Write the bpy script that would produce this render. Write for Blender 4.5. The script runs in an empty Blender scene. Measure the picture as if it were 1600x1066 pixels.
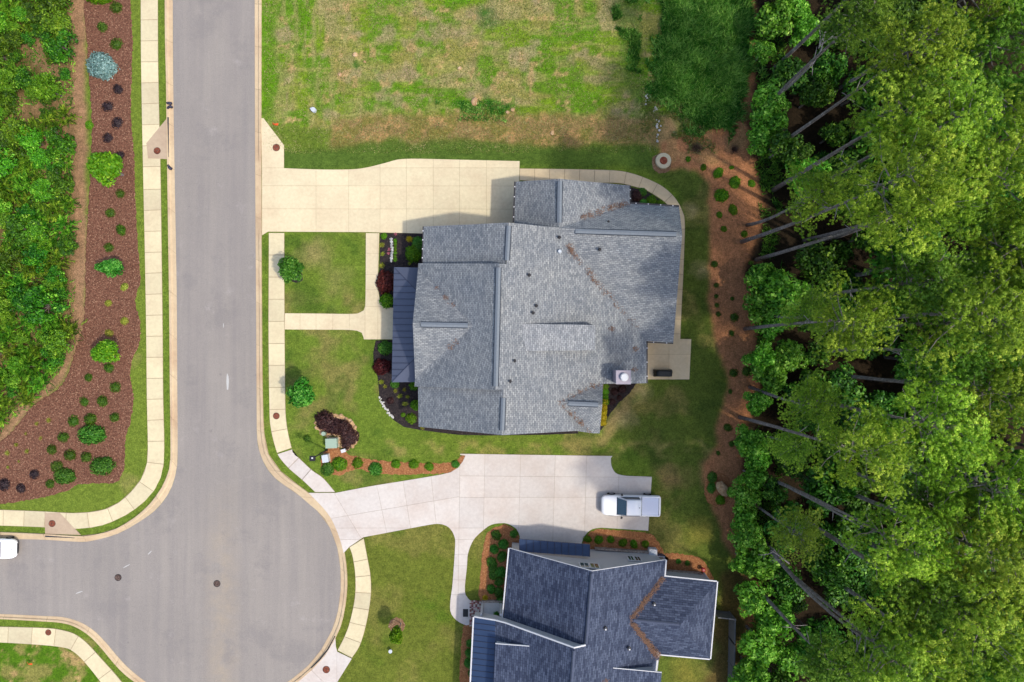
import bpy, bmesh, math, random
import numpy as np
from mathutils import Vector, Matrix
random.seed(7); rng = np.random.default_rng(7)
R = math.radians
SC = bpy.context.scene
COL = SC.collection

# ------------------------------------------------------------------ camera, world, sun
H = 67.0                                   # drone height in metres, straight down
cam_d = bpy.data.cameras.new('camera'); cam_d.lens = 18.0 * H / 50.0; cam_d.sensor_width = 36
cam_d.clip_end = 2000; cam_d.clip_start = 1
cam = bpy.data.objects.new('camera', cam_d); COL.objects.link(cam); cam.location = (0, 0, H)
SC.camera = cam
TO_SUN = Vector((.57, -.29, 1.0)).normalized()
w = bpy.data.worlds.new('World'); SC.world = w; w.use_nodes = True
nt = w.node_tree; nt.nodes.clear()
sky = nt.nodes.new('ShaderNodeTexSky'); sky.sky_type = 'NISHITA'; sky.sun_disc = False
sky.sun_elevation = math.asin(TO_SUN.z); sky.sun_rotation = math.atan2(TO_SUN.x, TO_SUN.y)
sky.air_density = 1.0; sky.dust_density = 2.5; sky.ozone_density = 1.0
bg = nt.nodes.new('ShaderNodeBackground'); bg.inputs[1].default_value = .15
wo = nt.nodes.new('ShaderNodeOutputWorld'); nt.links.new(sky.outputs[0], bg.inputs[0]); nt.links.new(bg.outputs[0], wo.inputs[0])
sd = bpy.data.lights.new('sun', 'SUN'); sd.energy = 1.7; sd.angle = R(2.0); sd.color = (1, .93, .82)
so = bpy.data.objects.new('sun', sd); COL.objects.link(so); so.rotation_euler = TO_SUN.to_track_quat('Z', 'Y').to_euler()
so.location = (40, -20, 70)
SC.view_settings.view_transform = 'Standard'; SC.view_settings.look = 'None'
SC.view_settings.exposure = 0.75; SC.view_settings.gamma = 1; SC.view_settings.use_curve_mapping = False
SC.cycles.max_bounces = 5; SC.cycles.diffuse_bounces = 3; SC.cycles.transparent_max_bounces = 4

# ------------------------------------------------------------------ helpers
def lin(c):
    c = c / 255.0
    return c / 12.92 if c <= .04045 else ((c + .055) / 1.055) ** 2.4
def C(r, g, b, k=1 / 1.4): return (lin(r) * k, lin(g) * k, lin(b) * k)
def G(px, py, z=0.0):
    k = (H - z) / H
    return ((px - 800) / 16 * k, (533 - py) / 16 * k, z)
def G2(px, py): return ((px - 800) / 16, (533 - py) / 16)
ORG = {}
def org(p): return ORG.get(p, (0, 0, 0)) if p is not None else (0, 0, 0)

def link(o, parent=None):
    COL.objects.link(o)
    if parent is not None: o.parent = parent
    return o
def tag(o, label=None, cat=None, group=None, kind=None):
    if label: o['label'] = label
    if cat: o['category'] = cat
    if group: o['group'] = group
    if kind: o['kind'] = kind
    return o
def thing(name, label, cat, loc, group=None):
    o = bpy.data.objects.new(name, None); o.empty_display_size = .3; COL.objects.link(o)
    o.location = loc; ORG[o] = tuple(loc)
    return tag(o, label, cat, group)
def mk(name, verts, faces, mat, parent=None, uvs=None, smooth=False, mids=None, at=None):
    """verts in world metres; stored relative to parent's base (or to `at`)."""
    m = bpy.data.meshes.new(name)
    b = org(parent) if parent is not None else (at or (0, 0, 0))
    m.from_pydata([(v[0] - b[0], v[1] - b[1], v[2] - b[2]) for v in verts], [], faces)
    for mm in (mat if isinstance(mat, (list, tuple)) else [mat]): m.materials.append(mm)
    if mids is not None: m.polygons.foreach_set('material_index', mids)
    if smooth: m.polygons.foreach_set('use_smooth', [True] * len(m.polygons))
    if uvs is not None:
        u = m.uv_layers.new(name='UVMap'); u.data.foreach_set('uv', [c for f in uvs for p in f for c in p])
    m.update()
    o = bpy.data.objects.new(name, m); link(o, parent)
    if parent is not None: ORG[o] = b
    else: o.location = b; ORG[o] = b
    return o
class MB:
    """collects boxes, prisms, tubes"""
    def __init__(s): s.v = []; s.f = []; s.m = []
    def add(s, v, f, mi=0):
        n = len(s.v); s.v += [tuple(p) for p in v]; s.f += [tuple(i + n for i in q) for q in f]; s.m += [mi] * len(f); return s
    def box(s, x0, y0, z0, x1, y1, z1, mi=0, rot=0, c=None):
        v = [(x, y, z) for z in (z0, z1) for x, y in ((x0, y0), (x1, y0), (x1, y1), (x0, y1))]
        if rot:
            cx, cy = c or ((x0 + x1) / 2, (y0 + y1) / 2); ca, sa = math.cos(rot), math.sin(rot)
            v = [(cx + (x - cx) * ca - (y - cy) * sa, cy + (x - cx) * sa + (y - cy) * ca, z) for x, y, z in v]
        return s.add(v, [(3, 2, 1, 0), (4, 5, 6, 7), (0, 1, 5, 4), (1, 2, 6, 5), (2, 3, 7, 6), (3, 0, 4, 7)], mi)
    def prism(s, pts, z0, z1, mi=0, inset=0):
        pts = ccw(pts); n = len(pts)
        top = offset(pts, inset) if inset else pts
        zf0 = z0 if callable(z0) else (lambda p: z0); zf1 = z1 if callable(z1) else (lambda p: z1)
        v = [(p[0], p[1], zf0(p)) for p in pts] + [(q[0], q[1], zf1(q)) for q in top]
        return s.add(v, [tuple(range(n, 2 * n))] + [(i, (i + 1) % n, n + (i + 1) % n, n + i) for i in range(n)], mi)
    def tube(s, pts, rads, n=8, mi=0, cap=True):
        base = len(s.v); pts = [Vector(p) for p in pts]
        for i, p in enumerate(pts):
            d = (pts[min(i + 1, len(pts) - 1)] - pts[max(i - 1, 0)]).normalized()
            a = d.orthogonal().normalized() if i == 0 else (a - d * a.dot(d)).normalized()
            b = d.cross(a)
            for k in range(n):
                t = 2 * math.pi * k / n
                s.v.append(tuple(p + (a * math.cos(t) + b * math.sin(t)) * rads[i]))
        for i in range(len(pts) - 1):
            for k in range(n):
                k2 = (k + 1) % n
                s.f.append((base + i * n + k, base + i * n + k2, base + (i + 1) * n + k2, base + (i + 1) * n + k)); s.m.append(mi)
        if cap:
            s.f.append(tuple(base + k for k in range(n))[::-1]); s.m.append(mi)
            s.f.append(tuple(base + (len(pts) - 1) * n + k for k in range(n))); s.m.append(mi)
        return s
    def disc(s, cx, cy, z0, z1, r, n=24, mi=0, r1=None):
        pts = [(cx + math.cos(2 * math.pi * k / n) * r, cy + math.sin(2 * math.pi * k / n) * r) for k in range(n)]
        return s.prism(pts, z0, z1, mi, inset=(r - r1) if r1 else 0)
    def build(s, name, mat, parent=None, smooth=False, at=None):
        return mk(name, s.v, s.f, mat, parent, smooth=smooth, mids=s.m, at=at)
def area(p): return .5 * sum(p[i][0] * p[(i + 1) % len(p)][1] - p[(i + 1) % len(p)][0] * p[i][1] for i in range(len(p)))
def ccw(p): return list(p) if area(p) > 0 else list(p)[::-1]
def offset(p, d):
    """inward offset of a CCW polygon"""
    p = ccw(p); n = len(p); out = []
    for i in range(n):
        a, b, c = p[i - 1], p[i], p[(i + 1) % n]
        d1 = (b[0] - a[0], b[1] - a[1]); d2 = (c[0] - b[0], c[1] - b[1])
        l1 = math.hypot(*d1) or 1e-9; l2 = math.hypot(*d2) or 1e-9
        n1 = (-d1[1] / l1, d1[0] / l1); n2 = (-d2[1] / l2, d2[0] / l2)
        m = (n1[0] + n2[0], n1[1] + n2[1]); q = m[0] * n1[0] + m[1] * n1[1]
        if abs(q) < .25: q = .25
        out.append((b[0] + m[0] * d / q, b[1] + m[1] * d / q))
    return out
def smooth_line(pts, step=1.0, closed=False):
    """Catmull-Rom through pts"""
    n = len(pts); out = []
    rngi = range(n if closed else n - 1)
    for i in rngi:
        p0 = pts[(i - 1) % n] if closed or i > 0 else pts[0]; p1 = pts[i % n]; p2 = pts[(i + 1) % n]
        p3 = pts[(i + 2) % n] if closed or i + 2 < n else pts[-1]
        L = math.hypot(p2[0] - p1[0], p2[1] - p1[1]); k = max(1, int(L / step))
        for j in range(k):
            t = j / k
            out.append(tuple(.5 * (2 * p1[a] + (p2[a] - p0[a]) * t + (2 * p0[a] - 5 * p1[a] + 4 * p2[a] - p3[a]) * t * t + (3 * p1[a] - p0[a] - 3 * p2[a] + p3[a]) * t ** 3) for a in (0, 1)))
    if not closed: out.append(tuple(pts[-1][:2]))
    return out
def resample(pts, n):
    P = np.array(pts, float); d = np.r_[0, np.cumsum(np.hypot(*(P[1:] - P[:-1]).T))]
    t = np.linspace(0, d[-1], n)
    return np.c_[np.interp(t, d, P[:, 0]), np.interp(t, d, P[:, 1])], d[-1]
def gp(pts): return [G2(*p) for p in pts]
def pip(P, X, Y):
    """vectorised point in polygon"""
    ins = np.zeros(X.shape, bool); n = len(P)
    for i in range(n):
        x0, y0 = P[i]; x1, y1 = P[(i + 1) % n]
        if y0 == y1: continue
        c = (y0 > Y) != (y1 > Y)
        ins ^= c & (X < (x1 - x0) * (Y - y0) / (y1 - y0) + x0)
    return ins
def vnoise(X, Y, s, seed):
    r = np.random.default_rng(seed); T = r.random((256, 256))
    x = X / s; y = Y / s; xi = np.floor(x).astype(int); yi = np.floor(y).astype(int)
    fx = x - xi; fy = y - yi; fx = fx * fx * (3 - 2 * fx); fy = fy * fy * (3 - 2 * fy)
    g = lambda a, b: T[a % 256, b % 256]
    return (g(xi, yi) * (1 - fx) + g(xi + 1, yi) * fx) * (1 - fy) + (g(xi, yi + 1) * (1 - fx) + g(xi + 1, yi + 1) * fx) * fy
def fbm(X, Y, s, seed, o=4):
    t = 0; a = .5; w_ = 0
    for i in range(o): t = t + a * vnoise(X, Y, s / 2 ** i, seed + i * 17); w_ += a; a *= .55
    return t / w_

# ------------------------------------------------------------------ materials
class NT:
    def __init__(s, name):
        s.m = bpy.data.materials.new(name); s.m.use_nodes = True; s.t = s.m.node_tree; s.t.nodes.clear()
        s.out = s.n('ShaderNodeOutputMaterial')
    def n(s, typ, inp=None, **kw):
        q = s.t.nodes.new(typ)
        for k, v in kw.items(): setattr(q, k, v)
        for k, v in (inp or {}).items():
            if isinstance(v, bpy.types.NodeSocket): s.t.links.new(v, q.inputs[k])
            else: q.inputs[k].default_value = v
        return q
    def mix(s, f, a, b, mode='MIX'):
        q = s.t.nodes.new('ShaderNodeMix'); q.data_type = 'RGBA'; q.blend_type = mode
        for i, v in ((0, f), (6, a), (7, b)):
            if isinstance(v, bpy.types.NodeSocket): s.t.links.new(v, q.inputs[i])
            elif i == 0: q.inputs[0].default_value = v
            else: q.inputs[i].default_value = (*v[:3], 1)
        return q.outputs[2]
    def pos(s): return s.n('ShaderNodeNewGeometry').outputs['Position']
    def noise(s, vec, scale, detail=3, rough=.6, out=0):
        return s.n('ShaderNodeTexNoise', {'Vector': vec, 'Scale': scale, 'Detail': detail, 'Roughness': rough}).outputs[out]
    def ramp(s, f, lo, hi, a=0.0, b=1.0):
        return s.n('ShaderNodeMapRange', {0: f, 1: lo, 2: hi, 3: a, 4: b}).outputs[0]
    def bump(s, h, dist=.02, st=.6):
        return s.n('ShaderNodeBump', {'Height': h, 'Distance': dist, 'Strength': st}).outputs[0]
    def bsdf(s, col, rough=.8, spec=.3, metal=0, nrm=None, **kw):
        d = {'Roughness': rough, 'Specular IOR Level': spec, 'Metallic': metal}
        d['Base Color'] = col if isinstance(col, bpy.types.NodeSocket) else (*col, 1)
        if nrm is not None: d['Normal'] = nrm
        d.update(kw)
        q = s.n('ShaderNodeBsdfPrincipled', d); s.t.links.new(q.outputs[0], s.out.inputs[0]); return q
def sc(c, k): return tuple(x * k for x in c)
def m_plain(name, c, rough=.6, spec=.4, metal=0, var=.12, scale=6):
    t = NT(name); v = t.noise(t.pos(), scale); col = t.mix(v, sc(c, 1 - var), sc(c, 1 + var))
    t.bsdf(col, rough, spec, metal); return t.m
def m_concrete(name, c, stain, st=.35, rv=.1):
    t = NT(name); p = t.pos()
    big = t.ramp(t.noise(p, .35, 4), .42, .72); fine = t.ramp(t.noise(p, 3.2, 5, .75), .3, .7); sp = t.noise(p, 20, 2)
    col = t.mix(t.n('ShaderNodeMath', {0: big, 1: st}, operation='MULTIPLY').outputs[0], c, stain)
    col = t.mix(fine, sc((1, 1, 1), .86), sc((1, 1, 1), 1.1)) if False else t.mix(1.0, col, t.mix(fine, (.9, .89, .88), (1.06, 1.06, 1.05)), 'MULTIPLY')
    rnd = t.n('ShaderNodeObjectInfo').outputs['Random']
    col = t.mix(1.0, col, t.mix(rnd, (1 - rv,) * 3, (1 + rv * .6, 1 + rv * .5, 1 + rv * .3)), 'MULTIPLY')
    t.bsdf(col, .85, .25, nrm=t.bump(sp, .004, .5)); return t.m
M = {}
M['walk'] = m_concrete('sidewalk_concrete', C(238, 225, 186), C(205, 180, 150), .4, .12)
M['drive'] = m_concrete('cream_concrete', C(243, 228, 190), C(222, 196, 162), .5, .05)
M['drive_new'] = m_concrete('pale_concrete', C(232, 224, 216), C(212, 192, 178), .5, .06)
M['patio'] = m_concrete('patio_concrete', C(232, 210, 172), C(212, 188, 148), .4, .04)
M['inlet'] = m_concrete('inlet_concrete', C(205, 182, 155), C(180, 150, 125), .5, .05)
M['curb'] = m_concrete('curb_concrete', C(226, 202, 165), C(190, 155, 125), .6, .08)
M['joint'] = m_plain('joint_soil', C(176, 156, 128), .95, .1)
def m_asphalt():
    t = NT('asphalt'); p = t.pos()
    big = t.noise(p, .12, 5, .6); st = t.n('ShaderNodeMapping', {0: p, 3: (1.6, .07, 1)}).outputs[0]
    streak = t.ramp(t.noise(st, .8, 4), .35, .7); grit = t.noise(p, 9, 4, .85); g2 = t.noise(p, 2.5, 3, .7)
    col = t.mix(big, C(150, 143, 136), C(180, 171, 161))
    col = t.mix(t.ramp(streak, 0, 1, 0, .5), col, C(142, 136, 134))
    # a dusty beige wheel track across the turning circle
    sx = t.n('ShaderNodeSeparateXYZ', {0: p})
    dx = t.n('ShaderNodeMath', {0: sx.outputs[0], 1: 28.3}, operation='ADD').outputs[0]
    ad = t.n('ShaderNodeMath', {0: dx}, operation='ABSOLUTE').outputs[0]
    band = t.ramp(ad, 0, 2.2, 1, 0); band2 = t.ramp(sx.outputs[1], -13, -22, 0, .6)
    f = t.n('ShaderNodeMath', {0: band, 1: band2}, operation='MULTIPLY').outputs[0]
    f = t.n('ShaderNodeMath', {0: f, 1: t.ramp(t.noise(p, .6, 4), .3, .7)}, operation='MULTIPLY').outputs[0]
    col = t.mix(f, col, C(190, 172, 145))
    col = t.mix(t.ramp(t.noise(p, .5, 5, .7), .6, .78, 0, .6), col, C(192, 184, 178))
    col = t.mix(t.ramp(t.noise(p, .22, 5, .7, 0), .54, .64, 0, .45), col, C(143, 137, 134))
    col = t.mix(1.0, col, t.mix(t.ramp(grit, .35, .65), (.88, .88, .88), (1.12, 1.12, 1.12)), 'MULTIPLY')
    col = t.mix(1.0, col, t.mix(g2, (.92, .92, .92), (1.07, 1.07, 1.07)), 'MULTIPLY')
    cr = t.n('ShaderNodeTexVoronoi', {'Vector': t.n('ShaderNodeMixRGB', {0: .25, 1: p, 2: t.noise(p, .5, 4, .6, 1)}).outputs[0], 'Scale': .16}, feature='DISTANCE_TO_EDGE').outputs[0]
    col = t.mix(t.ramp(cr, .0, .004, .0, 0), col, C(120, 112, 110))
    oil = t.ramp(t.noise(p, 1.1, 3, .5), .7, .76, 0, .35); col = t.mix(oil, col, C(118, 112, 112))
    ty = t.n('ShaderNodeMath', {0: sx.outputs[0], 1: 28.9}, operation='ADD').outputs[0]
    ty = t.n('ShaderNodeMath', {0: ty}, operation='ABSOLUTE').outputs[0]; ty = t.n('ShaderNodeMath', {0: ty, 1: 1.9}, operation='SUBTRACT').outputs[0]; ty = t.n('ShaderNodeMath', {0: ty}, operation='ABSOLUTE').outputs[0]
    ty = t.n('ShaderNodeMath', {0: t.ramp(ty, 0, .9, .28, 0), 1: t.ramp(t.noise(p, .3, 3), .3, .6)}, operation='MULTIPLY').outputs[0]
    ty = t.n('ShaderNodeMath', {0: ty, 1: t.ramp(sx.outputs[1], -12, -6)}, operation='MULTIPLY').outputs[0]; col = t.mix(ty, col, C(138, 131, 130))
    t.bsdf(col, .85, .25, nrm=t.bump(grit, .006, .5)); return t.m
M['asphalt'] = m_asphalt()
def m_ground():
    t = NT('ground_cover'); p = t.pos()
    base = t.n('ShaderNodeAttribute', attribute_name='cover').outputs[0]
    a = t.noise(p, 2.6, 4, .8); b = t.noise(p, 7.5, 3, .8); c = t.noise(p, .9, 4, .7)
    col = t.mix(1.0, base, t.mix(t.ramp(a, .32, .68), (.66, .68, .64), (1.36, 1.3, 1.3)), 'MULTIPLY')
    col = t.mix(1.0, col, t.mix(t.ramp(b, .3, .7), (.55, .57, .55), (1.5, 1.42, 1.45)), 'MULTIPLY')
    col = t.mix(1.0, col, t.mix(t.ramp(c, .3, .7), (.85, .88, .85), (1.13, 1.1, 1.1)), 'MULTIPLY')
    t.bsdf(col, .95, .1, nrm=t.bump(b, .06, .9)); return t.m
M['ground'] = m_ground()
def m_litter(name, c1, c2, c3, s=14, bd=.04):
    t = NT(name); p = t.pos()
    a = t.noise(p, s * .36, 4, .85); b = t.noise(p, s * .55, 2, .8); c = t.noise(p, .8, 4)
    col = t.mix(t.ramp(a, .38, .62), c1, c2); col = t.mix(t.ramp(b, .57, .68), col, c3)
    col = t.mix(1.0, col, t.mix(c, (.82, .82, .82), (1.15, 1.15, 1.15)), 'MULTIPLY')
    t.bsdf(col, .95, .1, nrm=t.bump(a, bd, .9)); return t.m
M['mulch_red'] = m_litter('reddish_bark_mulch', C(92, 60, 48), C(142, 99, 79), C(192, 152, 122))
M['mulch_dark'] = m_litter('black_mulch', C(40, 36, 38), C(66, 58, 58), C(92, 80, 74))
M['straw'] = m_litter('orange_pine_straw', C(142, 90, 58), C(186, 128, 84), C(212, 162, 112))
M['straw_brown'] = m_litter('brown_straw', C(120, 88, 66), C(158, 124, 92), C(200, 175, 140))
def m_shingle(name, ca, cb, cc, row=.17, bw=.36, patch=None):
    t = NT(name); uv = t.n('ShaderNodeUVMap', uv_map='UVMap').outputs[0]; p = t.pos()
    br = t.n('ShaderNodeTexBrick', {'Vector': uv, 'Color1': (*ca, 1), 'Color2': (*cb, 1), 'Mortar': (*cc, 1), 'Scale': 1.0,
             'Mortar Size': .018, 'Mortar Smooth': .3, 'Bias': 0.0, 'Brick Width': bw, 'Row Height': row}, offset=.5)
    big = t.noise(p, .45, 4, .6); fine = t.noise(p, 12, 2, .8)
    uvm = t.n('ShaderNodeMapping', {0: uv, 3: (1.9, 3.6, 1)}).outputs[0]
    blk = t.noise(uvm, 1.6, 3, .85)
    col = t.mix(1.0, br.outputs[0], t.mix(t.ramp(blk, .36, .64), (.76, .77, .79), (1.24, 1.22, 1.2)), 'MULTIPLY')
    col = t.mix(1.0, col, t.mix(t.ramp(big, .3, .7), (.86, .88, .92), (1.12, 1.1, 1.07)), 'MULTIPLY')
    col = t.mix(1.0, col, t.mix(fine, (.85, .85, .85), (1.15, 1.15, 1.15)), 'MULTIPLY')
    if patch: col = t.mix(t.ramp(t.noise(p, 1.1, 4, .7), .66, .74, 0, .5), col, patch)
    t.bsdf(col, .85, .2, nrm=t.bump(br.outputs[1], .012, -.6)); return t.m
M['roofA'] = m_shingle('grey_shingles', C(132, 137, 141), C(170, 173, 173), C(102, 106, 111), .17, .34)
M['roofA2'] = m_shingle('sunlit_grey_shingles', C(146, 150, 153), C(182, 184, 184), C(114, 118, 122), .17, .34)  # same shingles, lightened to paint in the sun on the flatter dormer
M['roofB'] = m_shingle('dark_slate_shingles', C(57, 66, 88), C(94, 104, 126), C(43, 50, 69), .2, .5)
M['cap'] = m_plain('ridge_shingle', C(136, 144, 152), .85, .2, 0, .2, 7)
M['capB'] = m_plain('dark_ridge_shingle', C(86, 94, 115), .85, .2, 0, .3, 4)
M['capdark'] = m_plain('vent_slot_shadow_board', C(60, 66, 76), .9, .1)
M['metalA'] = m_plain('slate_metal_roof', C(94, 101, 122), .55, .35, .05, .06, 2)
M['metalB'] = m_plain('blue_metal_roof', C(58, 78, 112), .5, .4, .1, .1, 2)
M['seamd'] = m_plain('dark_seam', C(58, 64, 86), .5, .4)
M['gut'] = m_plain('dark_gutter', C(45, 42, 44), .45, .5)
M['white'] = m_plain('white_trim', C(228, 228, 230), .5, .4, 0, .03)
M['brickwall'] = m_plain('tan_brick_wall', C(178, 150, 125), .9, .2, 0, .2, 10)
M['siding'] = m_plain('pale_grey_siding', C(206, 206, 206), .7, .3, 0, .04, 3)
M['stone'] = m_litter('stone_ledge', C(150, 130, 118), C(205, 190, 175), C(120, 90, 80), 8)
M['glass'] = m_plain('window_glass', C(60, 85, 80), .08, .8, 0, .3, 5)
M['black'] = m_plain('black_paint', C(30, 30, 34), .5, .4)
M['blackcloth'] = m_plain('black_cover', C(28, 32, 34), .6, .4, 0, .4, 8)
M['rust'] = m_litter('rusty_iron', C(120, 62, 45), C(165, 92, 68), C(190, 120, 90), 12)
M['iron'] = m_litter('cast_iron', C(70, 58, 55), C(120, 100, 92), C(150, 130, 118), 14)
M['carwhite'] = m_plain('white_car_paint', C(250, 250, 250, .92), .3, .6, 0, .01)
M['bedcover'] = m_plain('pale_bed_cover', C(222, 226, 240, .85), .45, .5, 0, .04)
M['carglass'] = m_plain('dark_car_glass', C(32, 68, 88), .06, .9, 0, .5, 5)
M['tyre'] = m_plain('tyre_rubber', C(28, 28, 30), .8, .2)
M['rim'] = m_plain('alloy', C(170, 172, 176), .3, .6, .7)
M['lens'] = m_plain('headlight_lens', C(205, 215, 220), .1, .8)
M['red'] = m_plain('red_plastic', C(170, 30, 30), .4, .5)
M['orange'] = m_plain('orange_paint', C(235, 90, 30), .6, .3)
M['palegreen'] = m_plain('pale_green_steel', C(170, 192, 170), .5, .4, 0, .06)
M['offwhite'] = m_plain('off_white_plastic', C(215, 222, 228), .5, .4, 0, .05)
M['rock_w'] = m_plain('white_stone', C(214, 210, 202), .8, .2, 0, .15, 14)
M['rock_t'] = m_litter('tan_sandstone', C(178, 140, 100), C(215, 178, 135), C(235, 205, 165), 5)
M['bark'] = m_litter('grey_bark', C(112, 102, 98), C(160, 148, 142), C(196, 184, 176), 7)
M['twig'] = m_plain('bare_twig', C(165, 155, 150), .9, .2)
M['needle_litter'] = m_litter('fallen_needles', C(118, 92, 80), C(150, 116, 94), C(175, 142, 112), 20)
def m_leaf(name, dark, mid, bright, trans=.3, hv=.04, rough=.55):
    t = NT(name)
    tone = t.n('ShaderNodeAttribute', attribute_name='tone').outputs['Fac']
    rnd = t.n('ShaderNodeObjectInfo').outputs['Random']
    c = t.mix(t.ramp(tone, 0, .5), dark, mid); c = t.mix(t.ramp(tone, .5, 1), c, bright)
    h = t.n('ShaderNodeHueSaturation', {'Hue': t.ramp(rnd, 0, 1, .5 - hv, .5 + hv * .6), 'Saturation': 1.0, 'Value': t.ramp(rnd, 0, 1, .82, 1.18), 'Color': c}).outputs[0]
    b = t.n('ShaderNodeBsdfPrincipled', {'Base Color': h, 'Roughness': rough, 'Specular IOR Level': .3})
    tr = t.n('ShaderNodeBsdfTranslucent', {'Color': t.mix(1.0, h, (1.25, 1.3, .6), 'MULTIPLY')})
    mx = t.n('ShaderNodeMixShader', {0: trans, 1: b.outputs[0], 2: tr.outputs[0]})
    t.t.links.new(mx.outputs[0], t.out.inputs[0]); return t.m
M['pine'] = m_leaf('pine_needles', C(66, 104, 18, .85), C(132, 170, 34, .95), C(206, 224, 82, 1.03), .18, .015)
M['pine_deep'] = m_leaf('deep_green_needles', C(46, 90, 16, .85), C(92, 144, 30, .9), C(160, 204, 64, .95), .18, .02)
M['broad_lit'] = m_leaf('sunlit_broad_leaves', C(56, 116, 22, .95), C(104, 168, 40, 1), C(190, 232, 110, 1.1), .25, .015)  # sunlight on the woods' edge painted in as a brighter leaf colour
M['broad'] = m_leaf('broad_leaves', C(30, 72, 12, .8), C(66, 122, 24, .8), C(150, 196, 70, .85), .16, .02)
M['bushL'] = m_leaf('bright_wild_leaves', C(34, 78, 10, .8), C(78, 136, 18, .85), C(160, 205, 60, .95), .16, .035)
M['bushT'] = m_leaf('fresh_thicket_leaves', C(48, 100, 12, .9), C(98, 158, 22, .95), C(176, 218, 74, 1), .2, .03)
M['shrub'] = m_leaf('clipped_leaves', C(46, 82, 10), C(80, 122, 18), C(126, 160, 42), .15, .02)
M['street'] = m_leaf('street_tree_leaves', C(32, 88, 16, .85), C(66, 134, 32, .85), C(136, 190, 78, .9), .2, .02)
M['lime'] = m_leaf('lime_leaves', C(62, 112, 8), C(104, 165, 14), C(168, 206, 40), .3, .02)
M['yel'] = m_leaf('yellow_green_leaves', C(130, 145, 40), C(175, 185, 65), C(215, 215, 100), .2, .03)
M['gold'] = m_leaf('golden_leaves', C(190, 165, 10), C(232, 210, 30), C(250, 235, 80), .2, .01)
M['maple'] = m_leaf('red_maple_leaves', C(58, 22, 20), C(105, 40, 34), C(150, 72, 58), .2, .01)
M['purple'] = m_leaf('purple_leaves', C(42, 24, 28), C(78, 48, 46), C(120, 82, 72), .15, .01)
M['darkbush'] = m_leaf('dark_purple_leaves', C(32, 24, 30), C(62, 46, 50), C(95, 72, 72), .1, .02)
M['blue'] = m_leaf('blue_spruce_needles', C(82, 120, 120), C(140, 180, 175), C(190, 218, 212), .1, .01)
M['weed'] = m_leaf('tall_grass_blades', C(32, 84, 20, .95), C(72, 136, 40, .95), C(160, 200, 100, .97), .3, .01)
M['fieldgrass'] = m_leaf('mixed_grass_blades', C(80, 112, 30), C(134, 146, 66), C(186, 176, 122), .2, .0)
M['petal'] = m_leaf('white_petals', C(200, 200, 200), C(230, 230, 230), C(248, 248, 248), .1, 0)
M['pink'] = m_leaf('pink_leaves', C(140, 60, 80), C(175, 95, 110), C(205, 140, 150), .1, 0)

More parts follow.
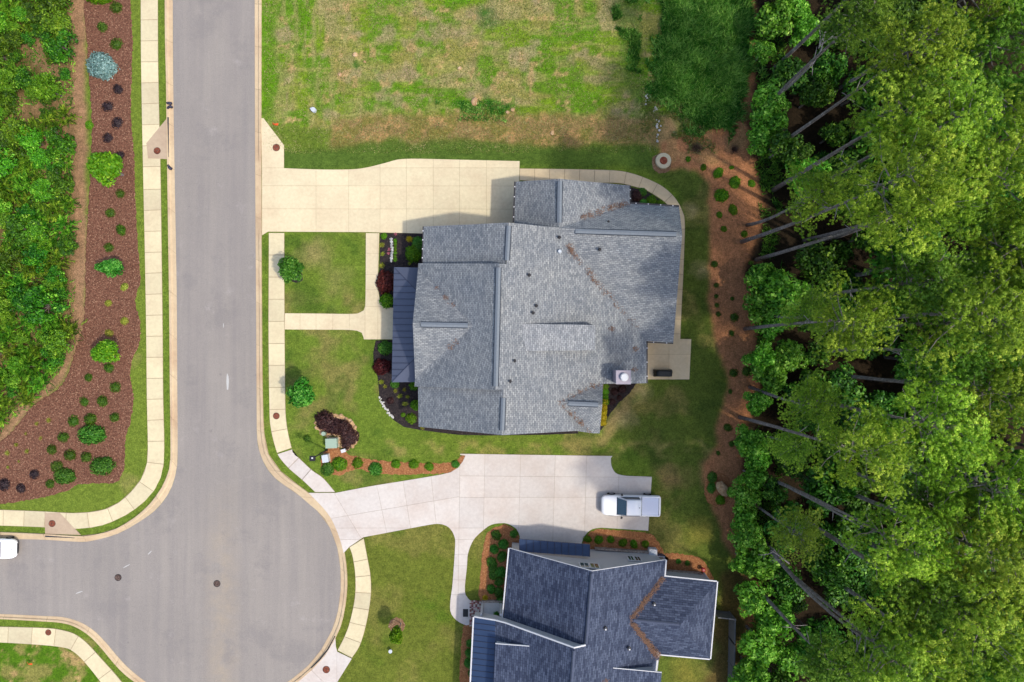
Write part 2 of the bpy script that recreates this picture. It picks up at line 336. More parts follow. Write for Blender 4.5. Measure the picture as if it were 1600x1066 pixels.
# ------------------------------------------------------------------ ground with painted cover
def build_ground():
    st = .2; xs = np.arange(-56, 56.01, st); ys = np.arange(-39, 39.01, st)
    X, Y = np.meshgrid(xs, ys); PX = X * 16 + 800; PY = 533 - Y * 16
    n1 = fbm(X, Y, 3.2, 3); n2 = fbm(X, Y, 1.2, 31); n3 = fbm(X, Y, 9, 77)
    WX = PX + (n1 - .5) * 36 + (n2 - .5) * 22; WY = PY + (fbm(X, Y, 3.2, 91) - .5) * 36 + (fbm(X, Y, 1.1, 51) - .5) * 22
    def sm(f, lo, hi): t = np.clip((f - lo) / (hi - lo), 0, 1); return t * t * (3 - 2 * t)
    col = np.zeros(X.shape + (3,)); col[:] = C(108, 133, 47)
    def put(mask, c):
        nonlocal col; m = np.clip(mask, 0, 1)[..., None]; col = col * (1 - m) + np.array(c) * m
    def blur(m, k=2):
        m = m.astype(float)
        for _ in range(k):
            m = (m + np.roll(m, 1, 0) + np.roll(m, -1, 0) + np.roll(m, 1, 1) + np.roll(m, -1, 1)) / 5
        return m
    def reg(poly, warp=1.0, k=2): return blur(pip(poly, PX + (WX - PX) * warp, PY + (WY - PY) * warp), k)
    # main house lawns
    lawn = reg([(400, 355), (1115, 260), (1135, 600), (1110, 720), (400, 780)], .3)
    put(lawn * sm(n1, .5, .72) * .75, C(140, 132, 78)); put(lawn * sm(fbm(X, Y, 2.2, 12), .55, .75) * .6, C(72, 104, 34))
    spot = lambda x, y, r: np.clip(1.3 - np.hypot(WX - x, WY - y) / r, 0, 1)
    put(spot(490, 400, 28) * .7 + spot(520, 440, 25) * .4, C(152, 142, 92))
    # backyard
    back = reg([(1000, 262), (1118, 262), (1120, 520), (1130, 600), (1118, 730), (1160, 800), (1160, 1100), (1010, 1100), (1015, 720), (945, 680), (950, 600), (1060, 590), (1060, 300)], .6, 4)
    put(back * .85, C(92, 108, 44)); put(back * sm(n1, .48, .65) * .7, C(134, 128, 70)); put(back * sm(fbm(X, Y, 1.6, 5), .5, .62) * .5, C(66, 88, 34))
    put(reg([(990, 600), (1000, 610), (950, 690), (940, 700), (930, 690)], 1) * .7, C(168, 148, 96))
    put((spot(1000, 615, 18) + spot(975, 650, 22) + spot(1090, 420, 16) + spot(1085, 330, 14) + spot(1075, 250, 18)) * .6, C(170, 156, 112))
    put(spot(1110, 735, 26) + spot(1050, 745, 24) * .6, C(150, 122, 84))
    put((spot(1090, 830, 22) + spot(1070, 1050, 30)) * .7, C(142, 138, 62))
    put(reg([(1125, 900), (1165, 860), (1175, 1100), (1040, 1100), (1120, 1040)], .8, 4) * .8, C(104, 84, 50))
    # narrow strip between the house and the lower driveway
    strip = reg([(600, 690), (1110, 690), (1110, 712), (600, 712)], .3)
    put(strip * sm(n2, .4, .7) * .7, C(160, 150, 88))
    # neighbour lawns
    nl = reg([(530, 800), (760, 800), (760, 1100), (500, 1100)], .2)
    put(nl * .8, C(108, 118, 46)); put(nl * sm(n1, .5, .7) * .5, C(138, 132, 72)); put(nl * sm(fbm(X, Y, 4.5, 19), .52, .68) * .7, C(84, 116, 30))
    # open field
    field = reg([(405, -100), (1170, -100), (1170, 196), (405, 196)], .25)
    put(field, C(152, 152, 78))
    vs = fbm(X * 3.2, Y * .5, 5, 201); hs = fbm(X * .6, Y * 1.8, 4, 211)
    put(field * sm(fbm(X, Y, 5, 333), .45, .6) * .6, C(168, 158, 118)); lf = sm(PX, 620, 500); g = np.clip(lf * sm(vs, .4, .56) + (1 - lf) * sm(hs, .44, .58), 0, 1)
    put(field * g * .92, C(116, 154, 26)); put(field * sm(fbm(X, Y, 2.6, 222), .5, .6) * .85, C(94, 146, 24))
    put(field * sm(fbm(X * 5, Y * .7, 2.2, 262), .5, .66) * lf * .5, C(176, 166, 112)); put(field * sm(fbm(X * .8, Y * 4, 2.0, 272), .54, .68) * .45, C(184, 170, 112)); put(field * sm(fbm(X, Y, 2.0, 242), .58, .7) * .7, C(172, 156, 122))
    put(field * sm(fbm(X, Y, .9, 252), .64, .74) * .8, C(196, 168, 118))
    put(reg([(405, -100), (432, -100), (430, 190), (405, 190)], .15) * .85, C(92, 144, 16))
    band = reg([(520, 183), (1050, 185), (1060, 232), (930, 226), (620, 222), (520, 232)], .6, 3)
    put(band * .9, C(158, 132, 90)); put(band * sm(n2, .45, .6) * .7, C(128, 126, 58)); put(band * sm(fbm(X, Y, .8, 9), .6, .72) * .7, C(202, 162, 110))
    put(reg([(440, 236), (560, 228), (700, 216), (820, 226), (1010, 232), (1030, 262), (440, 266)], .35, 3) * .9, C(84, 112, 44))
    put((spot(640, 172, 10) + spot(555, 86, 6) + spot(531, 118, 9) + spot(742, 160, 9) + spot(790, 160, 8)) * .8, C(205, 172, 122))
    put((spot(712, 174, 12) + spot(735, 177, 14) + spot(762, 173, 15) + spot(787, 177, 12) + spot(765, 27, 16) + spot(548, 100, 7)) * .9, C(44, 110, 26))
    put(reg([(955, -50), (1005, -50), (1000, 50), (1000, 160), (975, 150), (965, 60)], .8, 2) * .7, C(78, 120, 36))
    put(reg([(1030, -50), (1165, -50), (1178, 110), (1150, 170), (1130, 208), (1078, 190), (1020, 145), (1036, 60)], .6, 2), C(56, 92, 34))
    # pine straw belt in front of the woods
    put(reg([(1028, 225), (1075, 205), (1165, 130), (1180, -60), (1260, -60), (1230, 300), (1215, 700), (1200, 1100), (1170, 1100), (1165, 900), (1135, 850), (1108, 790), (1096, 745), (1098, 725),
             (1116, 700), (1116, 668), (1128, 640), (1134, 600), (1127, 562), (1115, 520), (1104, 444), (1107, 391), (1113, 320), (1108, 290), (1095, 272), (1060, 262), (1040, 265)], .45, 2), C(182, 128, 88))
    put(reg([(1030, 215), (1180, 190), (1180, 240), (1100, 262), (1040, 250)], 1, 3) * .6 * sm(n2, .4, .6), C(178, 145, 95))
    # woods floors
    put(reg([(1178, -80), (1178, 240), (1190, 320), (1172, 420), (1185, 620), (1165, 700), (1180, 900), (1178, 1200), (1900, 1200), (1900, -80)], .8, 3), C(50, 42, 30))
    wl = [(-200, -80), (136, -80), (136, 540), (118, 550), (97, 600), (52, 635), (34, 658), (5, 690), (-200, 690)]
    put(reg(wl, .25, 2), C(162, 130, 98)); put(reg([(x - 22, y) for x, y in wl], .9, 3) * (.35 + .5 * sm(n1, .4, .6)), C(86, 84, 40))
    # lower left verge
    ll = reg([(-200, 1000), (160, 1000), (160, 1100), (-200, 1100)], .2)
    put(ll * .7, C(150, 142, 82)); put(ll * sm(n2, .42, .58), C(84, 124, 26)); put(ll * sm(fbm(X, Y, .9, 66), .62, .72) * .7, C(190, 160, 110))
    # verge beside left bed
    put(reg([(190, -50), (222, -50), (232, 800), (0, 810), (0, 780), (190, 752)], .2) * .6, C(118, 138, 52))
    put(spot(200, 762, 12) * .5 + spot(215, 560, 10) * .4, C(160, 150, 92))
    # small-scale streaks
    g1 = .86 + .28 * fbm(X, Y, .5, 500, 2)
    col = col * g1[..., None]
    nx, ny = len(xs), len(ys)
    V = np.zeros((ny, nx, 3)); V[..., 0] = X; V[..., 1] = Y
    rough = pip([(405, -100), (1180, -100), (1180, 230), (405, 230)], PX, PY)
    V[..., 2] = (fbm(X, Y, .8, 600, 3) - .5) * .05 * blur(rough, 6)
    idx = np.arange(nx * ny).reshape(ny, nx)
    F = np.stack([idx[:-1, :-1], idx[:-1, 1:], idx[1:, 1:], idx[1:, :-1]], -1).reshape(-1, 4)
    m = bpy.data.meshes.new('ground'); m.vertices.add(nx * ny); m.vertices.foreach_set('co', V.ravel())
    m.loops.add(F.size); m.loops.foreach_set('vertex_index', F.ravel()); m.polygons.add(len(F))
    m.polygons.foreach_set('loop_start', np.arange(0, F.size, 4)); m.update(calc_edges=True)
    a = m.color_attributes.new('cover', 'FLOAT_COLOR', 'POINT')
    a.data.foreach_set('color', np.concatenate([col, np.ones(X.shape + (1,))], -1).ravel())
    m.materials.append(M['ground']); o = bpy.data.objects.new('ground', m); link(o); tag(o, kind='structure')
    # country beyond
    t = NT('far_ground'); p = t.pos(); c = t.mix(t.noise(p, .05, 5), C(70, 92, 34), C(120, 130, 60)); t.bsdf(c, .95, .1)
    v = [(-900, -900, -.06), (900, -900, -.06), (900, 900, -.06), (-900, 900, -.06)]
    o = mk('countryside', v, [(0, 1, 2, 3)], t.m); tag(o, kind='structure')
build_ground()

# ------------------------------------------------------------------ road, kerbs, sidewalks, driveways
CL_out = [(270, -460), (270, 0), (271, 150), (273, 280), (276, 450), (277, 600), (277.5, 700), (276, 732), (267, 764), (248, 792), (223, 812), (184, 834), (139, 846), (110, 846), (71, 843.5), (0, 842), (-60, 841)]
CL_in = [(258, -460), (258, 0), (260, 130), (262, 280), (264.5, 450), (266, 600), (267, 700), (265.5, 730), (255.5, 757), (238, 783), (214, 806), (179, 827), (139, 836.5), (110, 836.5), (71, 834), (0, 831), (-60, 830)]
CR_out = [(398, -460), (398, 0), (398.7, 260), (400.5, 540), (401, 640), (401.5, 680), (405, 704), (416, 730), (434, 751), (460, 768), (481, 786), (505, 807), (516, 826), (526, 852), (531, 878), (532.7, 912), (530, 944), (523, 975), (512, 997), (500, 1018), (481.5, 1040), (460, 1058), (435, 1075), (400, 1090)]
CR_in = [(409, -460), (409, 0), (408.7, 260), (410, 540), (411.5, 640), (413, 675), (417, 701), (426, 720), (447, 744), (474, 763), (491, 778), (511, 798), (524, 822), (535, 850), (541, 878), (543, 912), (540, 946), (533, 978), (521, 1003), (507, 1025), (487, 1047), (466, 1065), (440, 1083), (405, 1100)]
CB_out = [(-60, 958), (0, 959.4), (68, 962.5), (100, 964.6), (126, 972.5), (147, 985.6), (165.5, 1004), (184, 1026), (202, 1044.7), (226, 1064), (260, 1085), (300, 1097)]
CB_in = [(-60, 966), (0, 967), (65.7, 970.5), (97, 973), (118, 979), (139, 992), (157.6, 1010.6), (175, 1031.6), (191, 1049), (210, 1064.5), (245, 1088), (295, 1106)]
road = [(270, -460)] + smooth_line(CL_out[1:], 8) + [(-62, 842), (-62, 958)] + smooth_line(CB_out, 8) + [(400, 1092)] + smooth_line(CR_out, 8)[::-1]
V = [(*G2(*p), .006) for p in road]
tag(mk('road', V, [tuple(range(len(V)))[::-1] if area([v[:2] for v in V]) < 0 else tuple(range(len(V)))], M['asphalt']), kind='structure')

def kerb(outer, inner, name, seg=66):
    root = None
    n = 400; A, L = resample(smooth_line(gp(outer), .2), n); B, _ = resample(smooth_line(gp(inner), .2), n)
    k = max(1, round(L / (seg / 16))); per = n / k
    base = mk(name, [(*A[i], .012) for i in range(0, n, 8)] + [(*B[i], .012) for i in range(0, n, 8)],
              [(i, i + 1, len(range(0, n, 8)) + i + 1, len(range(0, n, 8)) + i) for i in range(len(range(0, n, 8)) - 1)], M['joint'])
    tag(base, kind='structure')
    for s in range(k):
        i0 = int(s * per); i1 = min(n - 1, int((s + 1) * per))
        mb = MB(); rows = []
        ids = sorted(set(list(range(i0, i1, 4)) + [i1]))
        t = (A[i1] - A[i0]); t = t / (np.hypot(*t) + 1e-9)
        for q, i in enumerate(ids):
            a, b = A[i].copy(), B[i].copy()
            if q == 0: a += t * .018; b += t * .018
            if q == len(ids) - 1: a -= t * .018; b -= t * .018
            cx, cy = (a + b) / 2; px, py = cx * 16 + 800, 533 - cy * 16
            low = (395 < px < 415 and 250 < py < 366) or (470 < px < 545 and 768 < py < 862)
            hgt = .035 if low else .13
            rows.append([(*a, .008), (*(a + (b - a) * .02), .022), (*(a + (b - a) * .5), .03), (*(a + (b - a) * .62), hgt * .9), (*(a + (b - a) * .68), hgt), (*(a + (b - a) * .97), hgt), (*b, 0)])
        v = [p for r in rows for p in r]; w_ = len(rows[0]); f = []
        for r in range(len(rows) - 1):
            for c in range(w_ - 1): f.append((r * w_ + c, (r + 1) * w_ + c, (r + 1) * w_ + c + 1, r * w_ + c + 1))
        f.append(tuple(range(w_))); f.append(tuple((len(rows) - 1) * w_ + c for c in range(w_))[::-1])
        mk('kerb_section', v, f, M['curb'], base)
kerb(CL_out, CL_in, 'kerb_left'); kerb(CR_out, CR_in, 'kerb_right'); kerb(CB_out, CB_in, 'kerb_lower_left')

def walk(left, right, name, mat, step=33.5, top=.05, phase=0):
    n = 600; A, LA = resample(smooth_line(gp(left), .15), n); B, LB = resample(smooth_line(gp(right), .15), 4 * n)
    jj = np.maximum.accumulate(np.array([np.argmin(((B - a) ** 2).sum(1)) for a in A])); jj[0] = 0; jj[-1] = len(B) - 1
    jj = np.interp(np.arange(n), np.arange(n)[::12].tolist() + [n - 1], jj[::12].tolist() + [jj[-1]]).astype(int); B = B[jj]
    L = (LA + LB) / 2; k = max(1, round(L / (step / 16))); per = (n - 1) / k
    ii = list(range(0, n, 10)) + [n - 1]
    base = MB().prism([tuple(A[i]) for i in ii] + [tuple(B[i]) for i in ii][::-1], .0, .03).build(name, M['joint']); tag(base, kind='structure')
    for s in range(k):
        i0 = round(s * per); i1 = round((s + 1) * per); ids = sorted(set(list(range(i0, i1, 6)) + [i1]))
        P = [tuple(A[i]) for i in ids] + [tuple(B[i]) for i in ids][::-1]
        P = offset(P, .02)
        MB().prism(P, .01, top + random.uniform(-.004, .004), inset=.008).build('slab', mat, base)
    return base
walk([(220, -460), (220, 0), (221, 130), (223.5, 260), (226.5, 400), (228.5, 520), (229.5, 620), (231, 690), (230, 722), (222, 746), (207, 766), (186, 785), (157.6, 797.5), (115, 801.5), (70, 799), (0, 796.5), (-60, 796)],
     [(247, -460), (247, 0), (248, 130), (251, 260), (253, 400), (254.5, 520), (255.3, 620), (257, 690), (255.5, 730), (247, 757), (230, 780), (207, 799), (189, 809), (159, 821.5), (117, 826.7), (69.6, 824), (0, 821.5), (-60, 821)], 'sidewalk_left', M['walk'])
walk([(420, 364), (420, 400), (419.6, 520), (421, 640), (423, 668), (427.6, 690), (433, 708)], [(444.5, 364), (444.5, 400), (445, 520), (446, 630), (448, 662), (452, 684), (456, 700)], 'sidewalk_right', M['walk'])
walk([(433.5, 709.5), (439, 718), (452.5, 733), (473.5, 751), (492.5, 769)], [(457, 702), (462, 710), (487, 734), (505, 747), (524, 769)], 'sidewalk_bend', M['drive_new'], 27)
walk([(546, 855), (551, 870), (555, 899), (554.5, 933), (547, 970), (539, 993), (527.5, 1016)], [(568.5, 841), (573.5, 867.5), (579, 899), (579.5, 930.6), (573.5, 970), (563, 1007), (550, 1028)], 'sidewalk_lower_right', M['walk'], 26)
walk([(-60, 978), (0, 979), (71, 981), (97, 984.3), (118, 991), (136.6, 1005), (157.6, 1027.7), (178.6, 1051), (200, 1076), (225, 1100)],
     [(-60, 1003), (0, 1004), (65.7, 1008), (100, 1012), (113, 1017), (126, 1027.7), (142, 1046), (157.6, 1066), (172, 1086), (190, 1110)], 'sidewalk_lower_left', M['walk'])

def cut_slabs(poly, name, mat, xcuts=(), ycuts=(), lines=(), top=.05, gap=.010):
    """one paved area, split along the joints; every slab its own mesh"""
    P = ccw(gp(poly)); base = MB().prism(P, 0, .03).build(name, M['joint']); tag(base, kind='structure')
    bm = bmesh.new(); bm.faces.new([bm.verts.new((*p, 0)) for p in P])
    L = [((x, 0), (x + (s if True else 0), 1000)) for x, s in xcuts] + [((0, y), (1600, y + s)) for y, s in ycuts] + list(lines)
    for ln in L:
        a, b = G2(*ln[0]), G2(*ln[1]); n = Vector((-(b[1] - a[1]), b[0] - a[0], 0)).normalized()
        fs = [f for f in bm.faces if len(ln) < 3 or ln[2](f.calc_center_median().x * 16 + 800, 533 - f.calc_center_median().y * 16)]
        geom = list(fs) + list({e for f in fs for e in f.edges}) + list({v for f in fs for v in f.verts})
        bmesh.ops.bisect_plane(bm, geom=geom, plane_co=(*a, 0), plane_no=n, dist=1e-5)
    for f in bm.faces:
        pts = [tuple(v.co[:2]) for v in f.verts]
        if abs(area(pts)) < .06: continue
        q = offset(pts, gap)
        if area(q) <= .02: continue
        MB().prism(q, .01, top + random.uniform(-.003, .003)).build('slab', mat, base)
    bm.free(); return base
drvA = [(409.5, 263.5), (408, 185), (412, 185), (444, 227), (444, 263)] + smooth_line([(444, 263), (500, 265), (550, 264.7), (575, 261.5), (603, 254.5), (622, 249.5), (640, 248.3), (660, 248.3)], 6) + [(812, 252), (811.5, 284), (806, 300), (806, 364), (700, 366), (594, 363.6), (571.5, 363), (419, 362.3), (409.5, 368)]
cut_slabs(drvA, 'driveway', M['drive'], xcuts=[(444, 0), (494, 0), (545, 0), (594, 0), (635, 0), (677, 0), (718, 0), (760, 0)], ycuts=[(262.6, 0), (290, 2), (326, 2)])
# walk wrapping the north and east sides of the main house
wi = smooth_line([(812, 282), (900, 287), (960, 286), (983, 290), (1010, 298), (1030, 310), (1044, 322), (1050, 345), (1052, 420), (1050, 520), (1050, 545)], 8)
wo_ = smooth_line([(812, 263.5), (900, 264.6), (960, 266.5), (985, 270.5), (1010, 279), (1036, 292), (1056, 311), (1067, 332), (1070, 350), (1068, 420), (1065, 480), (1063, 529), (1063, 545)], 8)
walk(wi, wo_, 'garden_walk', M['patio'], 24)
cut_slabs([(1008, 529), (1080, 530), (1077, 593), (1008, 593)], 'patio', M['patio'], xcuts=[(1045, 0)], ycuts=[(554, 0)], top=.06)
ww = [(571.7, 364.4), (592.7, 364.4)] + smooth_line([(592, 390), (591, 440), (592, 460), (595.7, 472), (605, 480), (614, 481)], 5) + [(640, 481), (640, 530.5), (568.5, 530.5)] + \
     smooth_line([(568, 527), (565, 520), (557.6, 517), (540, 515.6), (500, 515.4), (445, 515)], 5) + [(445, 489.6)] + smooth_line([(445, 489.6), (500, 490), (545, 490.6), (560, 489.5), (568.5, 485), (570.7, 478), (571.4, 440)], 5)
cut_slabs(ww, 'front_walk', M['drive'], xcuts=[(469, 0), (494, 0), (520, 0), (546, 0), (570.5, -.0), (590.5, 0)], ycuts=[(396, 0), (429, 0), (453, 0), (479, 0)])
drvB = smooth_line([(477, 770), (492, 770)], 9) + [(525, 770)] + smooth_line([(525, 770), (580, 759.5), (636, 750.5), (689, 741.5), (704, 738), (715, 731), (723, 721), (727, 712), (719, 711)], 8) + [(719, 709), (957, 712.5)] + \
    smooth_line([(954.5, 716), (955.5, 728), (962, 739), (975, 743), (990, 744)], 4) + [(1018.5, 745), (1012.8, 829.3)] + smooth_line([(940, 824.6), (926, 826.7), (915.6, 834.6), (909, 848), (907, 862)], 4) + \
    [(812, 858)] + smooth_line([(812, 838), (807, 826.7), (794, 818.8), (783.5, 817.5), (767.8, 820), (754.6, 829), (740, 843.8), (731.5, 864.8), (729.7, 885.8), (726.5, 917), (728, 930), (735, 938.5)], 5) + \
    [(735, 976)] + smooth_line([(728.5, 977), (718, 972.5), (708.7, 964.6), (703.5, 954), (704, 935), (707, 912), (711, 854), (710, 838.5), (704.8, 828), (697, 821.5), (683.7, 818.5), (662.8, 821.5)], 5) + \
    [(568, 839.5), (546, 854.5)] + smooth_line([(537, 864.5), (531, 842), (520, 815), (507, 796), (490, 778)], 6)
cut_slabs(drvB, 'neighbour_driveway', M['drive_new'], lines=[((719, 700), (717, 845)), ((500, 813), (800, 762), lambda x, y: x < 716), ((516, 760), (570, 850), lambda x, y: x < 716), ((585, 740), (606, 840), lambda x, y: x < 716), ((628, 740), (644, 840), lambda x, y: x < 716), ((672, 730), (684, 840), lambda x, y: x < 716),
          ((719, 743.5), (1020, 746), lambda x, y: x > 716), ((719, 777), (1020, 777), lambda x, y: x > 716), ((758, 700), (755, 845), lambda x, y: x > 716), ((814, 700), (808, 900), lambda x, y: x > 716), ((868, 700), (862, 900), lambda x, y: x > 716), ((917, 700), (912, 860), lambda x, y: x > 716), ((968, 700), (963, 860), lambda x, y: x > 716),
          ((700, 825), (760, 825), lambda x, y: x < 765 and y > 790)] + [((600, yy), (800, yy), lambda x, y: x < 745 and y > 820) for yy in (843, 866, 884, 906, 929)])
cut_slabs([(524, 993), (521, 1003), (507, 1025), (487, 1047), (460, 1070), (440, 1090), (505, 1090), (527, 1066), (550, 1029), (527, 1018), (525, 1010)], 'inlet_pad', M['drive_new'], xcuts=[(526.5, 0)], lines=[((486, 1046), (520, 1080))])
cut_slabs([(262, 184), (263, 249), (231.5, 248), (229, 224)], 'inlet_apron', M['inlet'], top=.058)
cut_slabs([(70, 801), (94, 801), (127, 836), (71, 834)], 'inlet_apron_lower', M['inlet'], top=.058)
# brick edge landing at the neighbour's entry
def bricks():
    root = mk('brick_landing', [(*G2(*p), .052) for p in ((733, 979), (752, 979), (752, 939), (735, 939))], [(0, 1, 2, 3)], M['joint']); tag(root, kind='structure')
    bm_ = [m_plain('brick_%s' % k, c, .9, .2, 0, .2, 9) for k, c in (('red', C(168, 105, 100)), ('cream', C(225, 212, 195)), ('pink', C(205, 160, 160)), ('brown', C(110, 72, 66)))]
    x0, y0 = G2(733.5, 978); nx, ny = 6, 20; mesh = {}
    for i in range(nx):
        for j in range(ny):
            cx = x0 + .1 + i * .19; cy = y0 + .07 + j * .125
            k = random.randrange(4)
            o = MB().box(cx - .085, cy - .05, .05, cx + .085, cy + .05, .075 + random.random() * .01).build('brick', bm_[k], root)
bricks()

# ------------------------------------------------------------------ planting beds
def bed(poly, name, mat, z=.03, jit=.07, step=3, smooth=True, label=None):
    P = smooth_line(poly, step, True) if smooth else poly
    P = gp(P); P = [(x + random.uniform(-jit, jit), y + random.uniform(-jit, jit)) for x, y in P]
    o = MB().prism(P, 0.0, z, inset=.06).build(name, mat); tag(o, kind='structure'); return o
bed([(136, -40), (203, -40), (203.6, 0), (207.5, 66), (206, 105), (205, 184), (210, 250), (211.5, 312), (215.4, 378), (219, 438), (211.5, 470), (219, 504), (218, 538), (207.5, 559), (203.6, 586), (209, 625), (203.6, 659), (195.7, 688), (194.5, 728), (187, 748), (176, 755),
     (136.6, 756), (118, 759), (105, 767), (65.7, 777.4), (0, 788), (-50, 790), (-50, 700), (0, 690), (34, 656), (52, 633), (97, 600), (118, 546), (131, 500), (134, 391), (140, 286), (143, 184), (136, 79)], 'mulch_bed', M['mulch_red'])
bed([(593.5, 364.5), (662, 364.5), (662, 420), (618, 420), (614.5, 481), (605, 480), (596, 472), (592, 458)], 'mulch_bed_front', M['mulch_dark'], smooth=False, jit=.02)
bed([(586.5, 531.5), (650, 531.5), (680, 600), (680, 660), (800, 668), (900, 660), (904, 677), (850, 679), (768, 681), (715, 679.5), (655, 672), (631, 667), (615.4, 656.6), (602, 638), (592, 620), (590.4, 591), (584, 572.5), (582.6, 551.5)], 'mulch_bed_corner', M['mulch_dark'], smooth=False, jit=.04)
bed([(975, 288), (983, 292), (1010, 299), (1030, 311), (1042, 322), (1040, 340), (975, 340)], 'mulch_bed_back', M['mulch_dark'], smooth=False, jit=.02)
bed([(930, 590), (1000, 590), (992, 602), (983, 615), (965, 632), (950, 652), (942, 668), (934, 674), (905, 672), (905, 650)], 'mulch_bed_chimney', M['mulch_dark'], jit=.04)
bed([(494, 652), (506, 646), (530, 648), (550, 657), (558, 672), (558, 690), (549, 700), (532, 697), (526, 682), (508, 682), (494, 668)], 'rock_bed', M['rock_t'], z=.05)
bed([(512, 701), (530, 700), (548, 711), (588, 719), (655, 723), (706, 722.5), (719, 713), (728, 713.5), (722, 727), (703, 738), (655, 741), (588, 741), (564, 733.5), (547, 736), (527, 743), (505, 735), (502, 718)], 'pine_straw_bed', M['straw'])
bed([(757, 845), (768, 827), (790, 820), (806, 830), (813, 844), (830, 856), (800, 960), (752, 939), (750, 905)], 'straw_bed_neighbour', M['straw'], jit=.05)
bed([(911, 850), (917, 837), (927, 829), (940, 827), (1010, 833), (1024, 842), (1036, 860), (1036, 880), (905, 880)], 'straw_bed_siding', M['straw'])
bed([(1034, 868), (1075, 867), (1095, 873), (1108, 890), (1110, 912), (1040, 912)], 'straw_bed_wing', M['straw'])
bed([(724, 980), (745, 978), (745, 1100), (719, 1100)], 'straw_bed_porch', M['straw'])
def circle_bed(px, py, rx, ry, name, mat): bed([(px + rx * math.cos(a), py + ry * math.sin(a)) for a in np.linspace(0, 2 * math.pi, 12, endpoint=False)], name, mat)
circle_bed(620, 977, 13, 12, 'straw_ring', M['straw_brown']); circle_bed(463, 433, 11, 9, 'mulch_ring', M['mulch_dark'])
circle_bed(468, 620, 11, 9, 'mulch_ring', M['mulch_dark']); circle_bed(1122, 765, 22, 27, 'straw_ring', M['straw'])
circle_bed(1034, 255, 16, 16, 'straw_ring', M['straw_brown'])

# ------------------------------------------------------------------ main house
def roof_uv(P):
    a, b, c = Vector(P[0]), Vector(P[1]), Vector(P[-1]); n = (b - a).cross(c - a)
    if n.length < 1e-6: n = Vector((0, 0, 1))
    n.normalize();  n = -n if n.z < 0 else n
    u = Vector((0, 0, 1)).cross(n); u = Vector((1, 0, 0)) if u.length < 1e-4 else u.normalized()
    v = n.cross(u); return [(Vector(p).dot(u), Vector(p).dot(v)) for p in P]
def roof(planes, mat, parent, name='roof'):
    V = []; F = []; U = []
    for pl in planes:
        P = [G(*p) for p in pl]; b = len(V)
        if area([p[:2] for p in P]) < 0: P = P[::-1]
        V += P; F.append(tuple(range(b, b + len(P)))); U.append(roof_uv(P))
    return mk(name, V, F, mat, parent, uvs=U)
def skirt(edge, drop, mat, parent, name='fascia'):
    V = []; F = []
    for i, p in enumerate(edge):
        x, y, z = G(*p); V += [(x, y, z - .005), (x, y, z - drop if not callable(drop) else drop(i))]
        if i: F.append((2 * i - 2, 2 * i - 1, 2 * i + 1, 2 * i))
    return mk(name, V, F, mat, parent)
def strip(p, q, mat, parent, name, w_=.13, h=.12, side=1, dz=-.06, hang=0):
    """box section running along a roof edge, just outside it"""
    a, b = Vector(G(*p)), Vector(G(*q)); d = (b - a).normalized(); s = Vector((-d.y, d.x, 0)).normalized() * side
    v = []
    for e in (a, b):
        for k, zz in ((.005, dz + h / 2), (w_, dz + h / 2), (w_, dz - h / 2), (.005, dz - h / 2)): v.append(e + s * k + Vector((0, 0, zz)))
    o = mk(name, v, [(0, 1, 5, 4), (1, 2, 6, 5), (2, 3, 7, 6), (3, 0, 4, 7), (0, 3, 2, 1), (4, 5, 6, 7)], mat, parent)
    if hang:
        n = max(1, int((b - a).length / hang))
        for i in range(n):
            c = a + (b - a) * ((i + .5) / n) + s * w_ * .5 + Vector((0, 0, dz + h / 2))
            MB().box(c.x - .05, c.y - .05, c.z, c.x + .05, c.y + .05, c.z + .015, rot=math.atan2(d.y, d.x)).build('bracket', M['white'], o)
    return o
def ridge_cap(p, q, w_, mat, parent, h=.05, dark=True):
    a, b = Vector(G(*p)), Vector(G(*q)); d = (b - a).normalized(); s = Vector((-d.y, d.x, 0)).normalized() * (w_ / 2)
    up = Vector((0, 0, 1)); v = []
    for e in (a, b): v += [e - s - up * w_ * .22, e - s - up * w_ * .22 + up * h, e + up * (h + .03), e + s - up * w_ * .22 + up * h, e + s - up * w_ * .22]
    f = [(0, 5, 6, 1), (1, 6, 7, 2), (2, 7, 8, 3), (3, 8, 9, 4), (0, 1, 2, 3, 4), (9, 8, 7, 6, 5)]
    o = mk('ridge_cap', v, f, mat, parent)
    if dark:
        for sg in (-1, 1):
            e0 = a + s * sg * 1.0 - up * w_ * .22; e1 = b + s * sg * 1.0 - up * w_ * .22; q_ = s.normalized() * sg * .07
            mk('vent_edge', [e0, e1, e1 + q_ - up * .02, e0 + q_ - up * .02, e0 + up * .04, e1 + up * .04, e1 + q_ + up * .02, e0 + q_ + up * .02],
               [(4, 5, 6, 7), (3, 2, 6, 7), (0, 1, 5, 4), (0, 3, 7, 4), (1, 2, 6, 5)], M['capdark'], o)
    return o
def wall(outline, inset, mat, parent, drop=.12, z0=0.0):
    P = [G(*p) for p in outline]
    if area([p[:2] for p in P]) < 0: P = P[::-1]
    Q = offset([p[:2] for p in P], inset); V = []; F = []; n = len(P)
    for p, q in zip(P, Q): V += [(q[0], q[1], z0), (q[0], q[1], p[2] - drop)]
    for i in range(n): j = (i + 1) % n; F.append((2 * i, 2 * j, 2 * j + 1, 2 * i + 1))
    w_ = mk('wall', V, F, mat, parent)
    V = []; F = []
    for p, q in zip(P, Q): V += [(p[0], p[1], p[2] - .1), (q[0], q[1], p[2] - drop)]
    for i in range(n): j = (i + 1) % n; F.append((2 * i, 2 * i + 1, 2 * j + 1, 2 * j))
    mk('soffit', V, F, mat, parent)
    return w_

